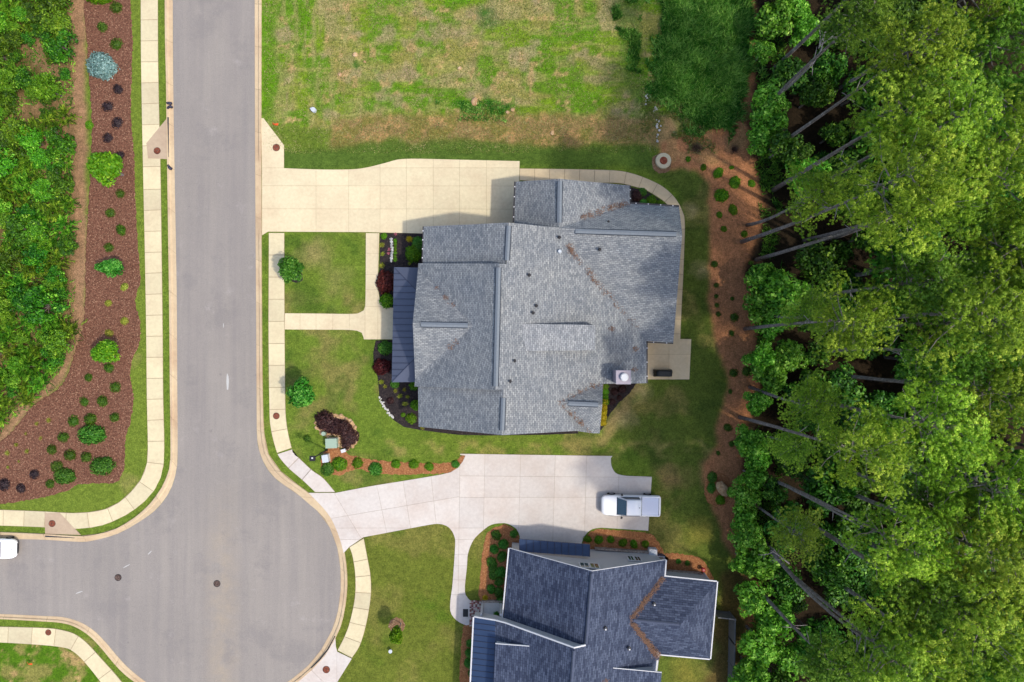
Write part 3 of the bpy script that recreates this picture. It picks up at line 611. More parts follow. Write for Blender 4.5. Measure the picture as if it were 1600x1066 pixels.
hA = thing('house', 'large single-storey house with grey shingle roofs beside the long cream driveway', 'house', (*G2(840, 480), 0))
N1 = (662, 354, 4.5); N2 = (660.5, 413, 4.5); RN1 = (794.5, 348, 9.15); RN2 = (791, 413, 9.15)
J = (873.5, 356, 6.85)
c1 = (653.5, 411.5, 4.6); c2 = (647.5, 604, 4.45); CR1 = (779.5, 412, 9.62); CR2 = (774, 609.5, 9.62); CG = (645, 505, 8.1); CGR = (739, 509, 8.12); cg1 = (653.2, 420, 4.62); cg2 = (648.7, 592, 4.6)
s1 = (654.5, 604, 4.45); s2 = (654, 667, 4.45); SR1 = (786.5, 609, 9.42); SR2 = (784, 680, 9.42)
BE1 = (900.5, 673.5, 6.2); VS = (874, 628, 6.95); VN = (934, 601, 4.95); se1 = (942, 600, 4.9); sp = (941, 633, 6.85); se2 = (937, 677.5, 4.3); VS2 = (925, 677, 4.6)
ch1 = (942, 599, 4.95); E1 = (1010, 599, 3.0); E2 = (1010, 533, 3.0)
planes = [
    [N1, N2, (778, 414, 8.55), RN2, RN1] if False else [N1, (660.3, 418, 4.5), (789.5, 418, 9.08), RN1],
    [c1, cg1, CGR, CR1] if False else [c1, cg1, CGR, (777, 508, 9.62), CR1], [cg1, CG, CGR], [CG, cg2, CGR], [cg2, c2, CR2, (777, 508, 9.62), CGR],
    [(653, 598, 4.45), s2, SR2, SR1, (787, 600, 9.42)],
    # great east slope
    [RN1, RN2, CR1, (777, 508, 9.62), CR2, SR1, SR2, BE1, VS2, VS, VN, se1, E1, E2, J],
    # small south-east gable
    [VS, VN, se1, sp], [VS, sp, se2, VS2, BE1] if False else [VS, sp, se2, VS2],
    # north-east wing
    [J, (1066, 366.5, 6.95), (1061, 323.5, 3.5), (984, 318.5, 3.5)],
    [J, E2, (1052, 535.5, 3.0), (1066, 366.5, 6.95)],
    # garage wing
    [(806, 284, 3.9), (803.5, 352, 3.9), (873.5, 362, 6.7), J, (875, 279.5, 6.35)],
    [(875, 279.5, 6.35), J, (984, 318.5, 3.5), (983.5, 290, 3.1)],
]
rfA = roof(planes, M['roofA'], hA)
outA = [N1, RN1, J, (803.9, 349, 3.9), (806, 284, 3.9), (875, 279.5, 6.35), (983.5, 290, 3.1), (984, 318.5, 3.5), (1061, 323.5, 3.5), (1066, 366.5, 6.95), (1052, 535.5, 3.0), E2, E1, se1, sp, se2, VS2, BE1, SR2, s2, s1, c2, cg2, CG, cg1, c1, (660.5, 411.5, 4.5)]
wallA = [N1, (795, 349, 8.6), (807, 356, 3.9), (806, 284, 3.9), (875, 279.5, 6.35), (983.5, 290, 3.1), (984, 318.5, 3.5), (1061, 323.5, 3.5), (1066, 366.5, 6.95), (1052, 535.5, 3.0), E2, (1010, 599, 3.0), (943, 600, 3.6), (937, 676, 3.4), BE1, SR2, s2, (656, 604, 4.4), (649, 505, 7.4), (653, 414, 4.4), (662, 413, 4.4)]
wall(wallA, .45, M['brickwall'], hA, .4)
skirt(outA[:3], .25, M['gut'], hA); skirt(outA[3:], .22, M['gut'], hA)
skirt([c1, CR1, RN2], 1.2, M['gut'], hA); skirt([c2, CR2, SR1], 1.0, M['gut'], hA); skirt([(654, 604, 4.45), SR1], .4, M['gut'], hA)
ridge_cap((795, 353, 9.15), (792, 407, 9.15), .36, M['cap'], rfA); ridge_cap((779, 418, 9.62), (774.5, 604, 9.62), .38, M['cap'], rfA)
ridge_cap((786.5, 622, 9.42), (784.5, 673, 9.42), .36, M['cap'], rfA); ridge_cap((875, 283, 6.4), (874, 348, 6.75), .4, M['cap'], rfA)
ridge_cap((899, 361, 6.9), (1057, 366, 6.95), .38, M['cap'], rfA); ridge_cap((658, 507, 8.12), (731, 508.5, 8.12), .38, M['cap'], rfA)
ridge_cap((888, 630.5, 6.95), (935, 632.5, 6.87), .36, M['cap'], rfA)
strip((806, 284, 3.9), (803.6, 347, 3.9), M['gut'], hA, 'gutter', side=-1, hang=.9, w_=.16); strip((984, 318.5, 3.5), (1061, 323.5, 3.5), M['gut'], hA, 'gutter', side=1, hang=.95, w_=.16)
strip((983.5, 290, 3.1), (984, 317, 3.1), M['gut'], hA, 'gutter', side=1, hang=.8); strip(N1, (660.7, 410, 4.5), M['gut'], hA, 'gutter', side=-1, hang=.8, w_=.1)
strip((1052, 535.5, 3.0), (1011, 533.5, 3.0), M['gut'], hA, 'gutter', side=1, hang=.9); strip(E2, E1, M['gut'], hA, 'gutter', side=1, hang=1.1)
# low shed dormer on the great slope
dz0, dz1 = 8.62, 7.0
dpl = [(812, 506, dz0), (930, 508, dz1), (930, 547.5, dz1), (822, 548.5, dz0 - .1)]
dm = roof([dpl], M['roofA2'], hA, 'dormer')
zb = 5.5
for e in ((dpl[0], dpl[1]), (dpl[1], dpl[2]), (dpl[2], dpl[3])):
    a, b = G(*e[0]), G(*e[1]); zz = lambda p: 9.15 - .48 * (p[0] + .28) - .02
    mk('dormer_side', [a, b, (b[0], b[1], zz(b) - .3), (a[0], a[1], zz(a) - .3)], [(0, 1, 2, 3)], M['gut'], dm)
# vents
def plane_z(px, py, f):
    z = 5
    for _ in range(12): x, y, _z = G(px, py, z); z = f(x, y)
    return z
fE = lambda x, y: 9.15 - .48 * (x + .28)
for px, py in ((874, 371), (827, 430), (838, 478), (833, 489), (804, 564), (797, 596), (950, 347), (937, 390)):
    z = plane_z(px, py, fE)
    if px == 950: z = 5.6
    if px == 937: z = 6.4
    x, y, z = G(px, py, z)
    v = MB(); v.tube([(x, y, z - .15), (x, y, z + .3)], [.09, .09], 10, 0); v.disc(x, y, z - .03, z + .06, .15, 12, 1); v.disc(x, y, z + .3, z + .33, .11, 10, 0)
    v.build('vent_pipe', [M['black'], M['gut']], rfA)
x, y, z = G(874.5, 393, plane_z(874.5, 393, fE)); MB().disc(x, y, z - .1, z + .2, .2, 14, r1=.14).build('roof_vent', M['offwhite'], rfA)
# chimney
xa, ya, _ = G(963.5, 580, 6.8); xb, yb, _ = G(984.5, 599.5, 6.8)
chm = MB().box(xa, yb, 3.0, xb, ya, 6.7).build('chimney', m_plain('chimney_brick', C(188, 176, 186), .8, .2, 0, .12, 6), hA)
MB().box(xa - .06, yb - .06, 6.7, xb + .06, ya + .06, 6.82).build('chimney_crown', m_plain('crown_cement', C(186, 176, 186), .85, .2, 0, .1, 3), chm)
cx, cy, _ = G(975.5, 589.5, 7.0); q = MB(); q.disc(cx, cy, 6.82, 7.05, .3, 24, 1); q.disc(cx, cy, 7.05, 7.12, .36, 28, 0, r1=.28); q.build('flue_cap', [M['white'], M['capdark']], chm)
# metal porch roof
pA = [(615.5, 417.5, 2.9), (612, 597.5, 2.9), (655, 596, 4.0), (660, 419, 4.0)]
HP1 = (651, 455, 4.1); HP2 = (648, 560, 4.1)
pr = roof([[pA[0], pA[1], (650, 558, 4.25), (653, 456, 4.25)], [pA[0], (653, 456, 4.25), (664, 456, 4.25), (664, 418.5, 2.95)], [pA[1], (650, 558, 4.25), (664, 558, 4.25), (664, 597, 2.95)]], M['metalA'], hA, 'porch_roof')
skirt([(664, 418.5, 2.95), pA[0], pA[1], (664, 597, 2.95)], .18, M['gut'], hA)
def seam(p, q, mat, parent, h=.045, w_=.05):
    a, b = Vector(G(*p)), Vector(G(*q)); d = (b - a).normalized(); s = Vector((-d.y, d.x, 0)).normalized() * w_ / 2; up = Vector((0, 0, h))
    mk('seam', [a - s, a + s, b + s, b - s, a - s + up, a + s + up, b + s + up, b - s + up], [(4, 5, 6, 7), (0, 1, 5, 4), (1, 2, 6, 5), (2, 3, 7, 6), (3, 0, 4, 7)], mat, parent)
for i in range(1, 18):
    y = 417.5 + i * 10.0; x0 = 615.5 - (y - 417) * 3.5 / 180
    f = min(1, (y - 417.5) / 38.5, (597.5 - y) / 39.5); x1 = x0 + (653 - (y - 456) * 3 / 102 - x0) * f
    seam((x0, y, 2.9), (x1, y, 2.9 + 1.35 * f), M['seamd'], pr)
seam(pA[0], (653, 456, 4.25), M['seamd'], pr); seam(pA[1], (650, 558, 4.25), M['seamd'], pr)
for px, py in ((617, 424), (616, 470), (615, 540), (614, 591)):
    x, y, _ = G(px, py, 1.4); x = G(px + 3, py, 2.8)[0]; y = G(px, py, 2.8)[1]
    MB().box(x - .12, y - .12, 0, x + .12, y + .12, 2.85).build('porch_post', M['white'], hA)
# needle litter lying in the valleys
def litter(path, wd, parent, seed, n=60, lift=.03):
    r = random.Random(seed); mb = MB(); pts = [Vector(G(*p)) for p in path]
    for _ in range(n):
        i = r.randrange(len(pts) - 1); t = r.random(); c = pts[i].lerp(pts[i + 1], t); c = c + Vector((r.gauss(0, wd), r.gauss(0, wd), 0))
        for k in range(5):
            a = r.uniform(0, math.pi); l = r.uniform(.05, .11); o = c + Vector((r.gauss(0, .12), r.gauss(0, .12), lift + r.random() * .05)); d = Vector((math.cos(a), math.sin(a), 0)) * l; s = Vector((-d.y, d.x, 0)) * .16
            mb.add([o - d - s, o + d - s, o + d + s, o - d + s], [(0, 1, 2, 3)])
    tag(mb.build('needle_litter', M['needle_litter'], parent), kind='stuff')
zf = lambda px, py: plane_z(px, py, fE)
va = [(888, 384, zf(888, 384)), (898, 401, zf(898, 401) ), (921, 425, zf(921, 425)), (931, 441, zf(931, 441)), (958, 470, zf(958, 470)), (1000, 515, zf(1000, 515))]
litter(va[:2], .1, rfA, 1, 26, .12); litter(va[2:4], .08, rfA, 2, 16, .12); litter(va[3:], .07, rfA, 3, 22, .12); litter([va[1], va[2]], .05, rfA, 31, 8, .12)
litter([(908, 340, 5.9), (950, 326, 4.6), (980, 318, 3.65)], .1, rfA, 4, 60, .12)
litter([(874, 628, 6.95), (905, 613, 5.9), (932, 602, 5.0)], .06, rfA, 5, 18, .14); litter([(876, 632, 6.9), (906, 660, 5.6), (922, 675, 4.7)], .05, rfA, 6, 26, .12)
litter([(682, 449, 5.9), (712, 482, 7.0)], .05, rfA, 7, 14, .1); litter([(700, 545, 6.9), (715, 532, 7.3)], .05, rfA, 8, 8, .1)
for i, (px, py) in enumerate(((953, 512), (991, 545), (989, 576), (1013, 441), (1000, 465))): litter([(px, py, zf(px, py)), (px + 4, py + 3, zf(px + 4, py + 3))], .07, rfA, 20 + i, 6, .5 if px > 995 else .1)

# ------------------------------------------------------------------ neighbour house
hB = thing('house', 'neighbouring house with dark slate roofs and pale grey gable wall facing the pickup', 'house', (*G2(930, 980), 0))
B = dict(nw=(796, 857, 3.0), pk=(925.4, 892.7, 7.4), ne=(1040, 875, 3.05), r1=(915, 1009, 7.4), r2a=(897, 1013, 8.0), r2b=(888, 1130, 8.0))
plB = [
    [B['nw'], B['pk'], (913.5, 1024, 7.35), (785.2, 982, 3.0)],
    [B['pk'], B['ne'], (1038, 901, 3.05), (985, 968.5, 5.05), (1031, 1030, 3.0), (1026, 1032, 2.9), (1017, 1130, 2.9), B['r2b'], B['r2a'], B['r1']],
    [B['r2a'], (789, 973.8, 4.5), (774, 970, 4.0), (769, 1130, 4.0), B['r2b']],
    [(1038, 901, 3.05), (1120, 909.5, 3.0), (1063, 976.5, 5.05), (985, 968.5, 5.05)],
    [(1120, 909.5, 3.0), (1109, 1029.5, 3.0), (1063, 976.5, 5.05)],
    [(1109, 1029.5, 3.0), (1031, 1022.5, 3.0), (985, 968.5, 5.05), (1063, 976.5, 5.05)],
]
rfB = roof(plB, M['roofB'], hB)
wallB = [B['nw'], B['pk'], B['ne'], (1038, 901, 3.05), (1120, 909.5, 3.0), (1109, 1029.5, 3.0), (1031, 1022.5, 3.0), (1017, 1130, 2.9), B['r2b'], (780, 1130, 3.0), (785.2, 982, 3.0)]
P = [G(*p) for p in wallB]
P = P[::-1] if area([p[:2] for p in P]) < 0 else P
wB = wall(wallB, .28, M['siding'], hB, .16)
# battens on the gable
gy = lambda x: G(800 + 0, 0)[1]
a0, a1 = Vector(G(796, 857, 3.0)), Vector(G(1040, 875, 3.05)); pkv = Vector(G(*B['pk']))
gd = Vector((a1.x - a0.x, a1.y - a0.y, 0)).normalized(); gn = Vector((-gd.y, gd.x, 0))
wl0 = Vector((a0.x, a0.y, 0)) - gn * .28
def wp(x, z, out=0.0):
    t = (x - wl0.x) / gd.x; p = wl0 + gd * t + gn * out; return (p.x, p.y, z)
def wquad(name, x0, x1, z0, z1, out, dep, mat, parent):
    v = [wp(x0, z0, out), wp(x1, z0, out), wp(x1, z1, out), wp(x0, z1, out), wp(x0, z0, out + dep), wp(x1, z0, out + dep), wp(x1, z1, out + dep), wp(x0, z1, out + dep)]
    return mk(name, v, [(4, 5, 6, 7), (0, 1, 5, 4), (1, 2, 6, 5), (2, 3, 7, 6), (3, 0, 4, 7)], mat, parent)
wquad('ledge', a0.x + 8.3, a1.x - .5, 0, .55, 0, .16, M['stone'], hB)
for x0, x1, z0, z1 in ((G(906, 0, 5.5)[0], G(936, 0, 5.5)[0], 4.9, 6.15), (G(981, 0, 2.5)[0], G(1001, 0, 2.5)[0], 1.9, 3.1)):
    mid = (x0 + x1) / 2
    for q0, q1 in ((x0, mid - .04), (mid + .04, x1)):
        wn = wquad('window', q0 - .06, q1 + .06, z0 - .08, z1 + .08, 0, .05, M['white'], hB)
        wquad('pane', q0 + .06, (q0 + q1) / 2 - .03, z0 + .06, z1 - .06, .05, .012, M['glass'], wn); wquad('pane', (q0 + q1) / 2 + .03, q1 - .06, z0 + .06, z1 - .06, .05, .012, M['glass'], wn)
# lower wall ledge of the wing
e0 = Vector(G(1042, 903, 0)); 
ax, ay = G2(1040, 889.5); bx, by = G2(1094, 893.5)
MB().prism([(ax, ay), (bx, by), (bx, by - .25), (ax, ay - .25)], 0, .5).build('ledge', M['stone'], hB)
MB().tube([(bx + .35, by - .1, 0), (bx + .35, by - .1, .3), (bx + .75, by - .75, 2.9)], [.07, .07, .07], 6).build('downspout', M['white'], hB)
# garage awning
aw = [(811.5, 842.5, 2.6), (921.5, 851, 2.6), (921.5, 870, 3.4), (811.5, 862, 3.1)]
awn = roof([aw], M['metalB'], hB, 'awning'); skirt(aw[:1] + aw[1:3], .14, M['seamd'], awn, 'awning_edge')
for i in range(11):
    t = i / 10; p = [aw[0][k] + (aw[1][k] - aw[0][k]) * t for k in range(3)]; q = [aw[3][k] + (aw[2][k] - aw[3][k]) * t for k in range(3)]
    seam(p, q, M['seamd'], awn)
# section two: porch metal roof
pm = [(741, 964.5, 3.1), (774, 970, 4.0), (769, 1130, 4.0), (733, 1130, 3.1)]
pmr = roof([pm], M['metalB'], hB, 'porch_roof')
for i in range(1, 20):
    y = 964.5 + i * 9.2; t = (y - 964.5) / 165.5
    seam((741 - 8 * t, y, 3.1), (774 - 5 * t, y + 4, 4.0), M['seamd'], pmr)
strip((741, 964.5, 3.1), (733, 1130, 3.1), M['white'], hB, 'gutter', side=-1, w_=.14)
# white rakes and gutters
for a, b, sd_ in (((741, 964.5, 3.12), (774, 970, 4.02), 1), ((774, 970, 4.02), (789, 973.8, 4.52), 1), ((789, 973.8, 4.52), (897, 1013, 8.02), 1), ((897, 1013, 8.02), (915, 1009, 7.42), 1)):
    strip(a, b, M['white'], hB, 'rake_board', side=sd_, w_=.13, h=.2, dz=-.02)
skirt([(741, 964.5, 3.05), (774, 970, 3.95), (897, 1013, 7.95), (913, 1010, 7.45)], 1.3, M['siding'], hB, 'gable_face')
strip(B['nw'], (785.2, 972, 3.0), M['white'], hB, 'gutter', side=-1, w_=.12, hang=1.0)
strip(B['nw'], B['pk'], M['white'], hB, 'rake_board', side=1, w_=.05, h=.16, dz=-.06); strip(B['pk'], B['ne'], M['white'], hB, 'rake_board', side=1, w_=.05, h=.16, dz=-.06)
strip(B['ne'], (1038, 901, 3.05), M['white'], hB, 'gutter', side=1, w_=.13)
strip((1038, 901, 3.05), (1120, 909.5, 3.0), M['white'], hB, 'gutter', side=1, w_=.11); strip((1120.4, 909, 3.0), (1109.4, 1030, 3.0), M['white'], hB, 'gutter', side=1, w_=.11)
strip((1109, 1029.5, 3.0), (1031, 1022.5, 3.0), M['white'], hB, 'gutter', side=1, w_=.11); strip((1026, 1032, 2.9), (1023.5, 1052, 2.9), M['white'], hB, 'gutter', side=1, w_=.13)
ridge_cap((924.6, 896, 7.42), (915.6, 1006, 7.42), .3, M['capB'], rfB, .03, False); ridge_cap((896.5, 1017, 8.02), (888, 1128, 8.02), .3, M['capB'], rfB, .03, False)
ridge_cap((990, 969, 5.07), (1061, 976, 5.07), .3, M['capB'], rfB, .03, False)
for a, b in (((923.4, 896, 7.38), (914, 1006, 7.38)), ((895.2, 1018, 7.98), (887, 1128, 7.98)), ((990, 967.5, 5.02), (1061, 974.8, 5.02))):
    p, q = Vector(G(*a)), Vector(G(*b)); d = (q - p).normalized(); s = Vector((-d.y, d.x, 0)) * .05
    mk('vent_edge', [p - s, q - s, q + s, p + s, p - s + Vector((0, 0, .06)), q - s + Vector((0, 0, .06)), q + s + Vector((0, 0, .06)), p + s + Vector((0, 0, .06))], [(4, 5, 6, 7), (0, 1, 5, 4), (2, 3, 7, 6), (0, 4, 7, 3), (1, 2, 6, 5)], M['capdark'], rfB)
# shed dormers
d1 = roof([[(827, 1010.5, 5.85), (774, 1006.5, 5.0), (768, 1130, 5.0), (822, 1130, 5.85)]], M['roofB'], hB, 'dormer')
a, b = G(827, 1010.5, 5.84), G(774, 1006.5, 4.98); mk('dormer_side', [(a[0], a[1] - .1, a[2] - .1), (b[0] + .1, b[1] - .1, b[2]), (b[0] + .1, b[1] - .1, 3.9)], [(0, 1, 2)], M['siding'], d1)
strip((827, 1010.5, 5.85), (774, 1006.5, 5.0), M['white'], d1, 'rake_board', side=-1, w_=.08, h=.14)
d2 = roof([[(957.5, 1044.5, 5.65), (1034, 1051.5, 4.3), (1027, 1130, 4.3), (950, 1130, 5.65)]], M['roofB'], hB, 'dormer')
a, b = G(957.5, 1044.5, 5.6), G(1024, 1050.5, 4.4); mk('dormer_side', [(a[0], a[1] - .08, a[2]), (b[0], b[1] - .08, b[2]), (b[0], b[1] - .08, 2.9)], [(0, 1, 2)], M['siding'], d2)
strip((957.5, 1044.5, 5.65), (1034, 1051.5, 4.3), M['white'], d2, 'rake_board', side=1, w_=.06, h=.12)
fB = lambda x, y: 7.4 - .587 * (x - 6.7)
for px, py in ((1022, 944), (946, 982), (983, 1013)):
    z = plane_z(px, py, fB) if px < 1000 else 4.35
    x, y, z = G(px, py, z); v = MB(); v.tube([(x, y, z - .15), (x, y, z + .3)], [.07, .07], 10); v.disc(x, y, z - .05, z + .05, .17, 12, 1); v.build('vent_pipe', [M['white'], M['black']], rfB)
litter([(1036, 903, 3.15), (1010, 935, 4.1), (986, 966, 4.98)], .07, rfB, 40, 170, .1); litter([(987, 973, 4.95), (1008, 1000, 4.0), (1029, 1027, 3.1)], .09, rfB, 41, 170, .1)
litter([(946, 1063, 5.9), (934, 1080, 6.4)], .1, rfB, 42, 40, .1)
# entry porch floor, posts, rail
x0, y0 = G2(752.5, 940); x1, y1 = G2(786, 985)
pf = MB().box(x0, y1, 0, x1, y0, .3).build('porch_floor', M['drive_new'], hB)
MB().box(x0, y0, 0, x1, y0 + .18, .36).build('porch_edge', M['stone'], pf)
for px in (754, 783): 
    x, y = G2(px, 942); MB().box(x - .1, y - .1, .3, x + .1, y + .1, 2.95).build('porch_post', M['white'], hB)
for px in (754, 783):
    a, b = G2(px, 943), G2(px, 972); MB().box(a[0] - .06, b[1], .3, a[0] + .06, a[1], .42).build('rail', M['white'], hB)
tag(MB().box(*G2(723.5, 963.5), .055, *G2(731.5, 951.5), .075).build('door_mat', M['blackcloth'], at=(*G2(727, 957), .05)), 'black mat lying beside the red and cream brick landing', 'mat')

# ------------------------------------------------------------------ foliage generators
def mesh_np(name, V, F, mat, tone=None, n=3):
    m = bpy.data.meshes.new(name); V = np.asarray(V, np.float32); F = np.asarray(F, np.int32)
    m.vertices.add(len(V)); m.vertices.foreach_set('co', V.ravel()); m.loops.add(F.size); m.loops.foreach_set('vertex_index', F.ravel())
    m.polygons.add(len(F)); m.polygons.foreach_set('loop_start', np.arange(0, F.size, n, dtype=np.int32)); m.update(calc_edges=True)
    if tone is not None:
        a = m.attributes.new('tone', 'FLOAT', 'FACE'); a.data.foreach_set('value', np.asarray(tone, np.float32))
    m.materials.append(mat); return m
def unit(a): return a / (np.linalg.norm(a, axis=-1, keepdims=True) + 1e-9)
def leaves(C0, N, size, r, asp=.55, tone=None):
    """leaf quads (rhombi) at C0 facing roughly N"""
    n = len(C0); t = unit(np.cross(N, r.normal(size=(n, 3)))); b = np.cross(N, t)
    s = size * r.uniform(.7, 1.3, (n, 1))
    V = np.stack([C0 - t * s, C0 + b * s * asp, C0 + t * s, C0 - b * s * asp], 1)
    V[:, [1, 3]] += (N * s[:, None] * .0)[:, None, 0] if False else 0
    F = np.arange(4 * n).reshape(n, 4)
    return V.reshape(-1, 3), F
def crown_broad(name, mat, R_=1.0, hz=.8, nl=3000, ls=.09, seed=0, lobes=16, spread=.62, cen=0.0, lobe_r=(.28, .5)):
    r = np.random.default_rng(seed)
    L = unit(r.normal(size=(lobes, 3))) * r.uniform(.35, 1, (lobes, 1)) * spread * [1, 1, hz]; L[:, 2] = np.abs(L[:, 2]) * .9 + cen
    lr = r.uniform(*lobe_r, lobes)
    k = r.integers(0, lobes, nl); d = unit(r.normal(size=(nl, 3)) + [0, 0, .35])
    rad = lr[k][:, None] * r.uniform(.55, 1.05, (nl, 1)) ** .6
    P = (L[k] + d * rad * [1, 1, hz]) * R_
    tone = np.clip(r.normal(.45, .2, nl) + (lr[k] - .4) + r.normal(0, .12, lobes)[k], 0, 1)
    N = unit(d + r.normal(size=(nl, 3)) * .7 + [0, 0, .4])
    V, F = leaves(P, N, ls * R_, r)
    return mesh_np(name, V, F, mat, tone, 4), (L * R_, lr * R_)
def blades(C0, D, Ln, W, r):
    """thin curved triangles"""
    n = len(C0); s = unit(np.cross(D, r.normal(size=(n, 3)))) * W
    V = np.stack([C0 - s, C0 + s, C0 + D * Ln], 1); return V.reshape(-1, 3), np.arange(3 * n).reshape(n, 3)
def copy_tree(root, loc, rz=0, s=1.0, sz=None, label=None, group=None, cat=None, name=None, tilt=(0, 0)):
    r_ = root.copy(); COL.objects.link(r_); r_.location = loc; r_.rotation_euler = (tilt[0], tilt[1], rz); r_.scale = (s, s, sz or s)
    if label: r_['label'] = label
    if group: r_['group'] = group
    for ch in list(root.children):
        c = ch.copy(); COL.objects.link(c); c.parent = r_
        for g in list(ch.children):
            d = g.copy(); COL.objects.link(d); d.parent = c
    return r_
PROTO = []
def proto(name, label, cat, parts):
    """a hidden-from-nothing first copy is moved into place on first use"""
    e = bpy.data.objects.new(name, None); e['label'] = label; e['category'] = cat; COL.objects.link(e); ORG[e] = (0, 0, 0)
    for nm, me in parts: o = bpy.data.objects.new(nm, me); COL.objects.link(o); o.parent = e
    e['_u'] = 0; PROTO.append(e); return e
def place(p, loc, rz=0, s=1.0, sz=None, label=None, group=None, tilt=(0, 0)):
    if not p['_u']:
        p['_u'] = 1; p.location = loc; p.rotation_euler = (tilt[0], tilt[1], rz); p.scale = (s, s, sz or s)
        if label: p['label'] = label
        if group: p['group'] = group
        return p
    return copy_tree(p, loc, rz, s, sz, label, group, tilt=tilt)

def pine_variant(seed, h=27.0, cr=3.7, leafm='pine'):
    r = np.random.default_rng(seed); mb = MB()
    bend = r.normal(0, .35, 2); pts = []; rad = []
    for i in range(9):
        t = i / 8; pts.append((bend[0] * math.sin(t * 3), bend[1] * math.sin(t * 2.4), t * h * .97)); rad.append(.2 * (1 - t) ** .8 + .035)
    rad[0] = .27
    mb.tube(pts, rad, 9)
    P = np.array(pts)
    def at(z): return np.array([np.interp(z, P[:, 2], P[:, 0]), np.interp(z, P[:, 2], P[:, 1]), z])
    # dead snags on the bare trunk
    for _ in range(5):
        z = r.uniform(.5, .74) * h; a = r.uniform(0, 6.28); b = at(z); d = np.array([math.cos(a), math.sin(a), .2]); l = r.uniform(.6, 1.6)
        mb.tube([b, b + d * l * .6, b + d * l + [0, 0, -.1]], [.05, .035, .012], 4, 1)
    T = []; TD = []; TT = []
    nb = 32
    for i in range(nb):
        f = (i + r.random()) / nb; z = h * (.745 + .225 * f ** .9); a = i * 2.4 + r.normal(0, .5)
        prof = math.sin(min(1, (1 - f) * 1.25 + .12) * math.pi * .5) ** .8 * (1.0 if f > .2 else .5 + f * 2.5)
        l = cr * prof * r.uniform(.5, 1.2) + .3
        b = at(z); up = .2 + .8 * f + r.normal(0, .12); d = unit(np.array([math.cos(a), math.sin(a), up]))
        p1 = b + d * l * .5 - [0, 0, .1 * l]; p2 = b + d * l
        mb.tube([b, p1, p2], [.06, .035, .012], 4, 1, cap=False)
        side = np.array([-math.sin(a), math.cos(a), 0]); bt = r.normal(0, .1)
        # a few rounded pads of needle tufts along the limb
        for pd in range(int(2 + l * .75)):
            t = r.uniform(.45, 1.05); c = b + (p1 - b) * min(1, t * 2) + (p2 - p1) * max(0, t * 2 - 1) + side * r.normal(0, .26 * l * .8) + np.array([0, 0, abs(r.normal(0, .2))])
            pr = r.uniform(.45, .85); ptn = r.normal(.02, .13)
            for k in range(int(8 + pr * 18)):
                o = unit(r.normal(size=3) + [0, 0, .6]) * [1, 1, .6] * pr
                T.append(c + o); TD.append(unit(o * 1.3 / pr + d * .3 + [0, 0, .5])); TT.append(bt + ptn)
    T = np.array(T); TD = np.array(TD); n = len(T); nbk = 19
    d_ = unit(np.repeat(TD, nbk, 0) * .9 + unit(r.normal(size=(n * nbk, 3))) * .8)
    C0 = np.repeat(T, nbk, 0) + d_ * r.uniform(.08, .2, (n * nbk, 1))
    N = unit(d_ + r.normal(size=(n * nbk, 3)) * .28); V, F = leaves(C0, N, .075, r, .32)
    tone = np.clip(np.repeat(np.array(TT) + r.normal(.42, .08, n), nbk) + r.normal(0, .1, n * nbk), 0, 1)
    crown = mesh_np('pine_crown', V, F, M[leafm], tone, 4)
    tm = bpy.data.meshes.new('pine_trunk'); tm.from_pydata(mb.v, [], mb.f); tm.materials.append(M['bark']); tm.materials.append(M['twig'])
    tm.polygons.foreach_set('material_index', mb.m); tm.polygons.foreach_set('use_smooth', [True] * len(mb.f)); tm.update()
    return proto('pine_tree', 'tall pine', 'pine tree', [('trunk', tm), ('crown', crown)])
def trunk_mesh(name, h, r0, lobes=None, seed=0, n=6):
    mb = MB(); mb.tube([(0, 0, 0), (.02, .02, h * .5), (0, 0, h)], [r0, r0 * .75, r0 * .4], n)
    if lobes is not None:
        L, lr = lobes
        for q in L[:8]: mb.tube([(0, 0, h * .6), tuple(np.array(q) * .5 + [0, 0, h * .45]), tuple(q)], [r0 * .5, r0 * .3, r0 * .12], 4, cap=False)
    m = bpy.data.meshes.new(name); m.from_pydata(mb.v, [], mb.f); m.materials.append(M['bark']); m.update(); return m
def broad_variant(name, cat, mat, seed, nl=2600, ls=.085, hz=.8, lobes=16, cen=1.0, tr=.06, lr=(.28, .5), sp=.62):
    cm, lb = crown_broad(name + '_crown', mat, 1.0, hz, nl, ls, seed, lobes, sp, cen, lr)
    tm = trunk_mesh(name + '_trunk', cen, tr, lb, seed)
    return proto(name, name, cat, [('trunk', tm), ('crown', cm)])
def shrub_variant(name, cat, mat, seed, nl=500, ls=.1, flat=.8, lumpy=0.0):
    """dense little shrub of unit radius, sitting on the ground"""
    r = np.random.default_rng(seed); d = unit(r.normal(size=(nl, 3))); d[:, 2] = np.abs(d[:, 2])
    rr = r.uniform(.78, 1.03, (nl, 1)) * (1 + lumpy * (fbm(d[:, 0] * 3 + 9, d[:, 1] * 3 + d[:, 2] * 2 + 9, 1.3, seed)[:, None] - .5) * 2)
    P = d * rr * [1, 1, flat]; N = unit(d + r.normal(size=(nl, 3)) * .5); V, F = leaves(P, N, ls, r, .6)
    tone = np.clip(r.normal(.45, .2, nl), 0, 1)
    cm = mesh_np(name + '_leaves', V, F, mat, tone, 4)
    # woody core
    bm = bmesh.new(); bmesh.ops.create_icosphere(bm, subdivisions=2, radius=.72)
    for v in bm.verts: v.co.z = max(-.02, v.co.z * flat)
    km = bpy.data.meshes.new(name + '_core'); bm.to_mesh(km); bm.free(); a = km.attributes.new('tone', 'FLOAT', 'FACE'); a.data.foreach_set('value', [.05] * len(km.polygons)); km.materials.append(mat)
    return proto(name, name, cat, [('foliage', cm), ('inner_growth', km)])
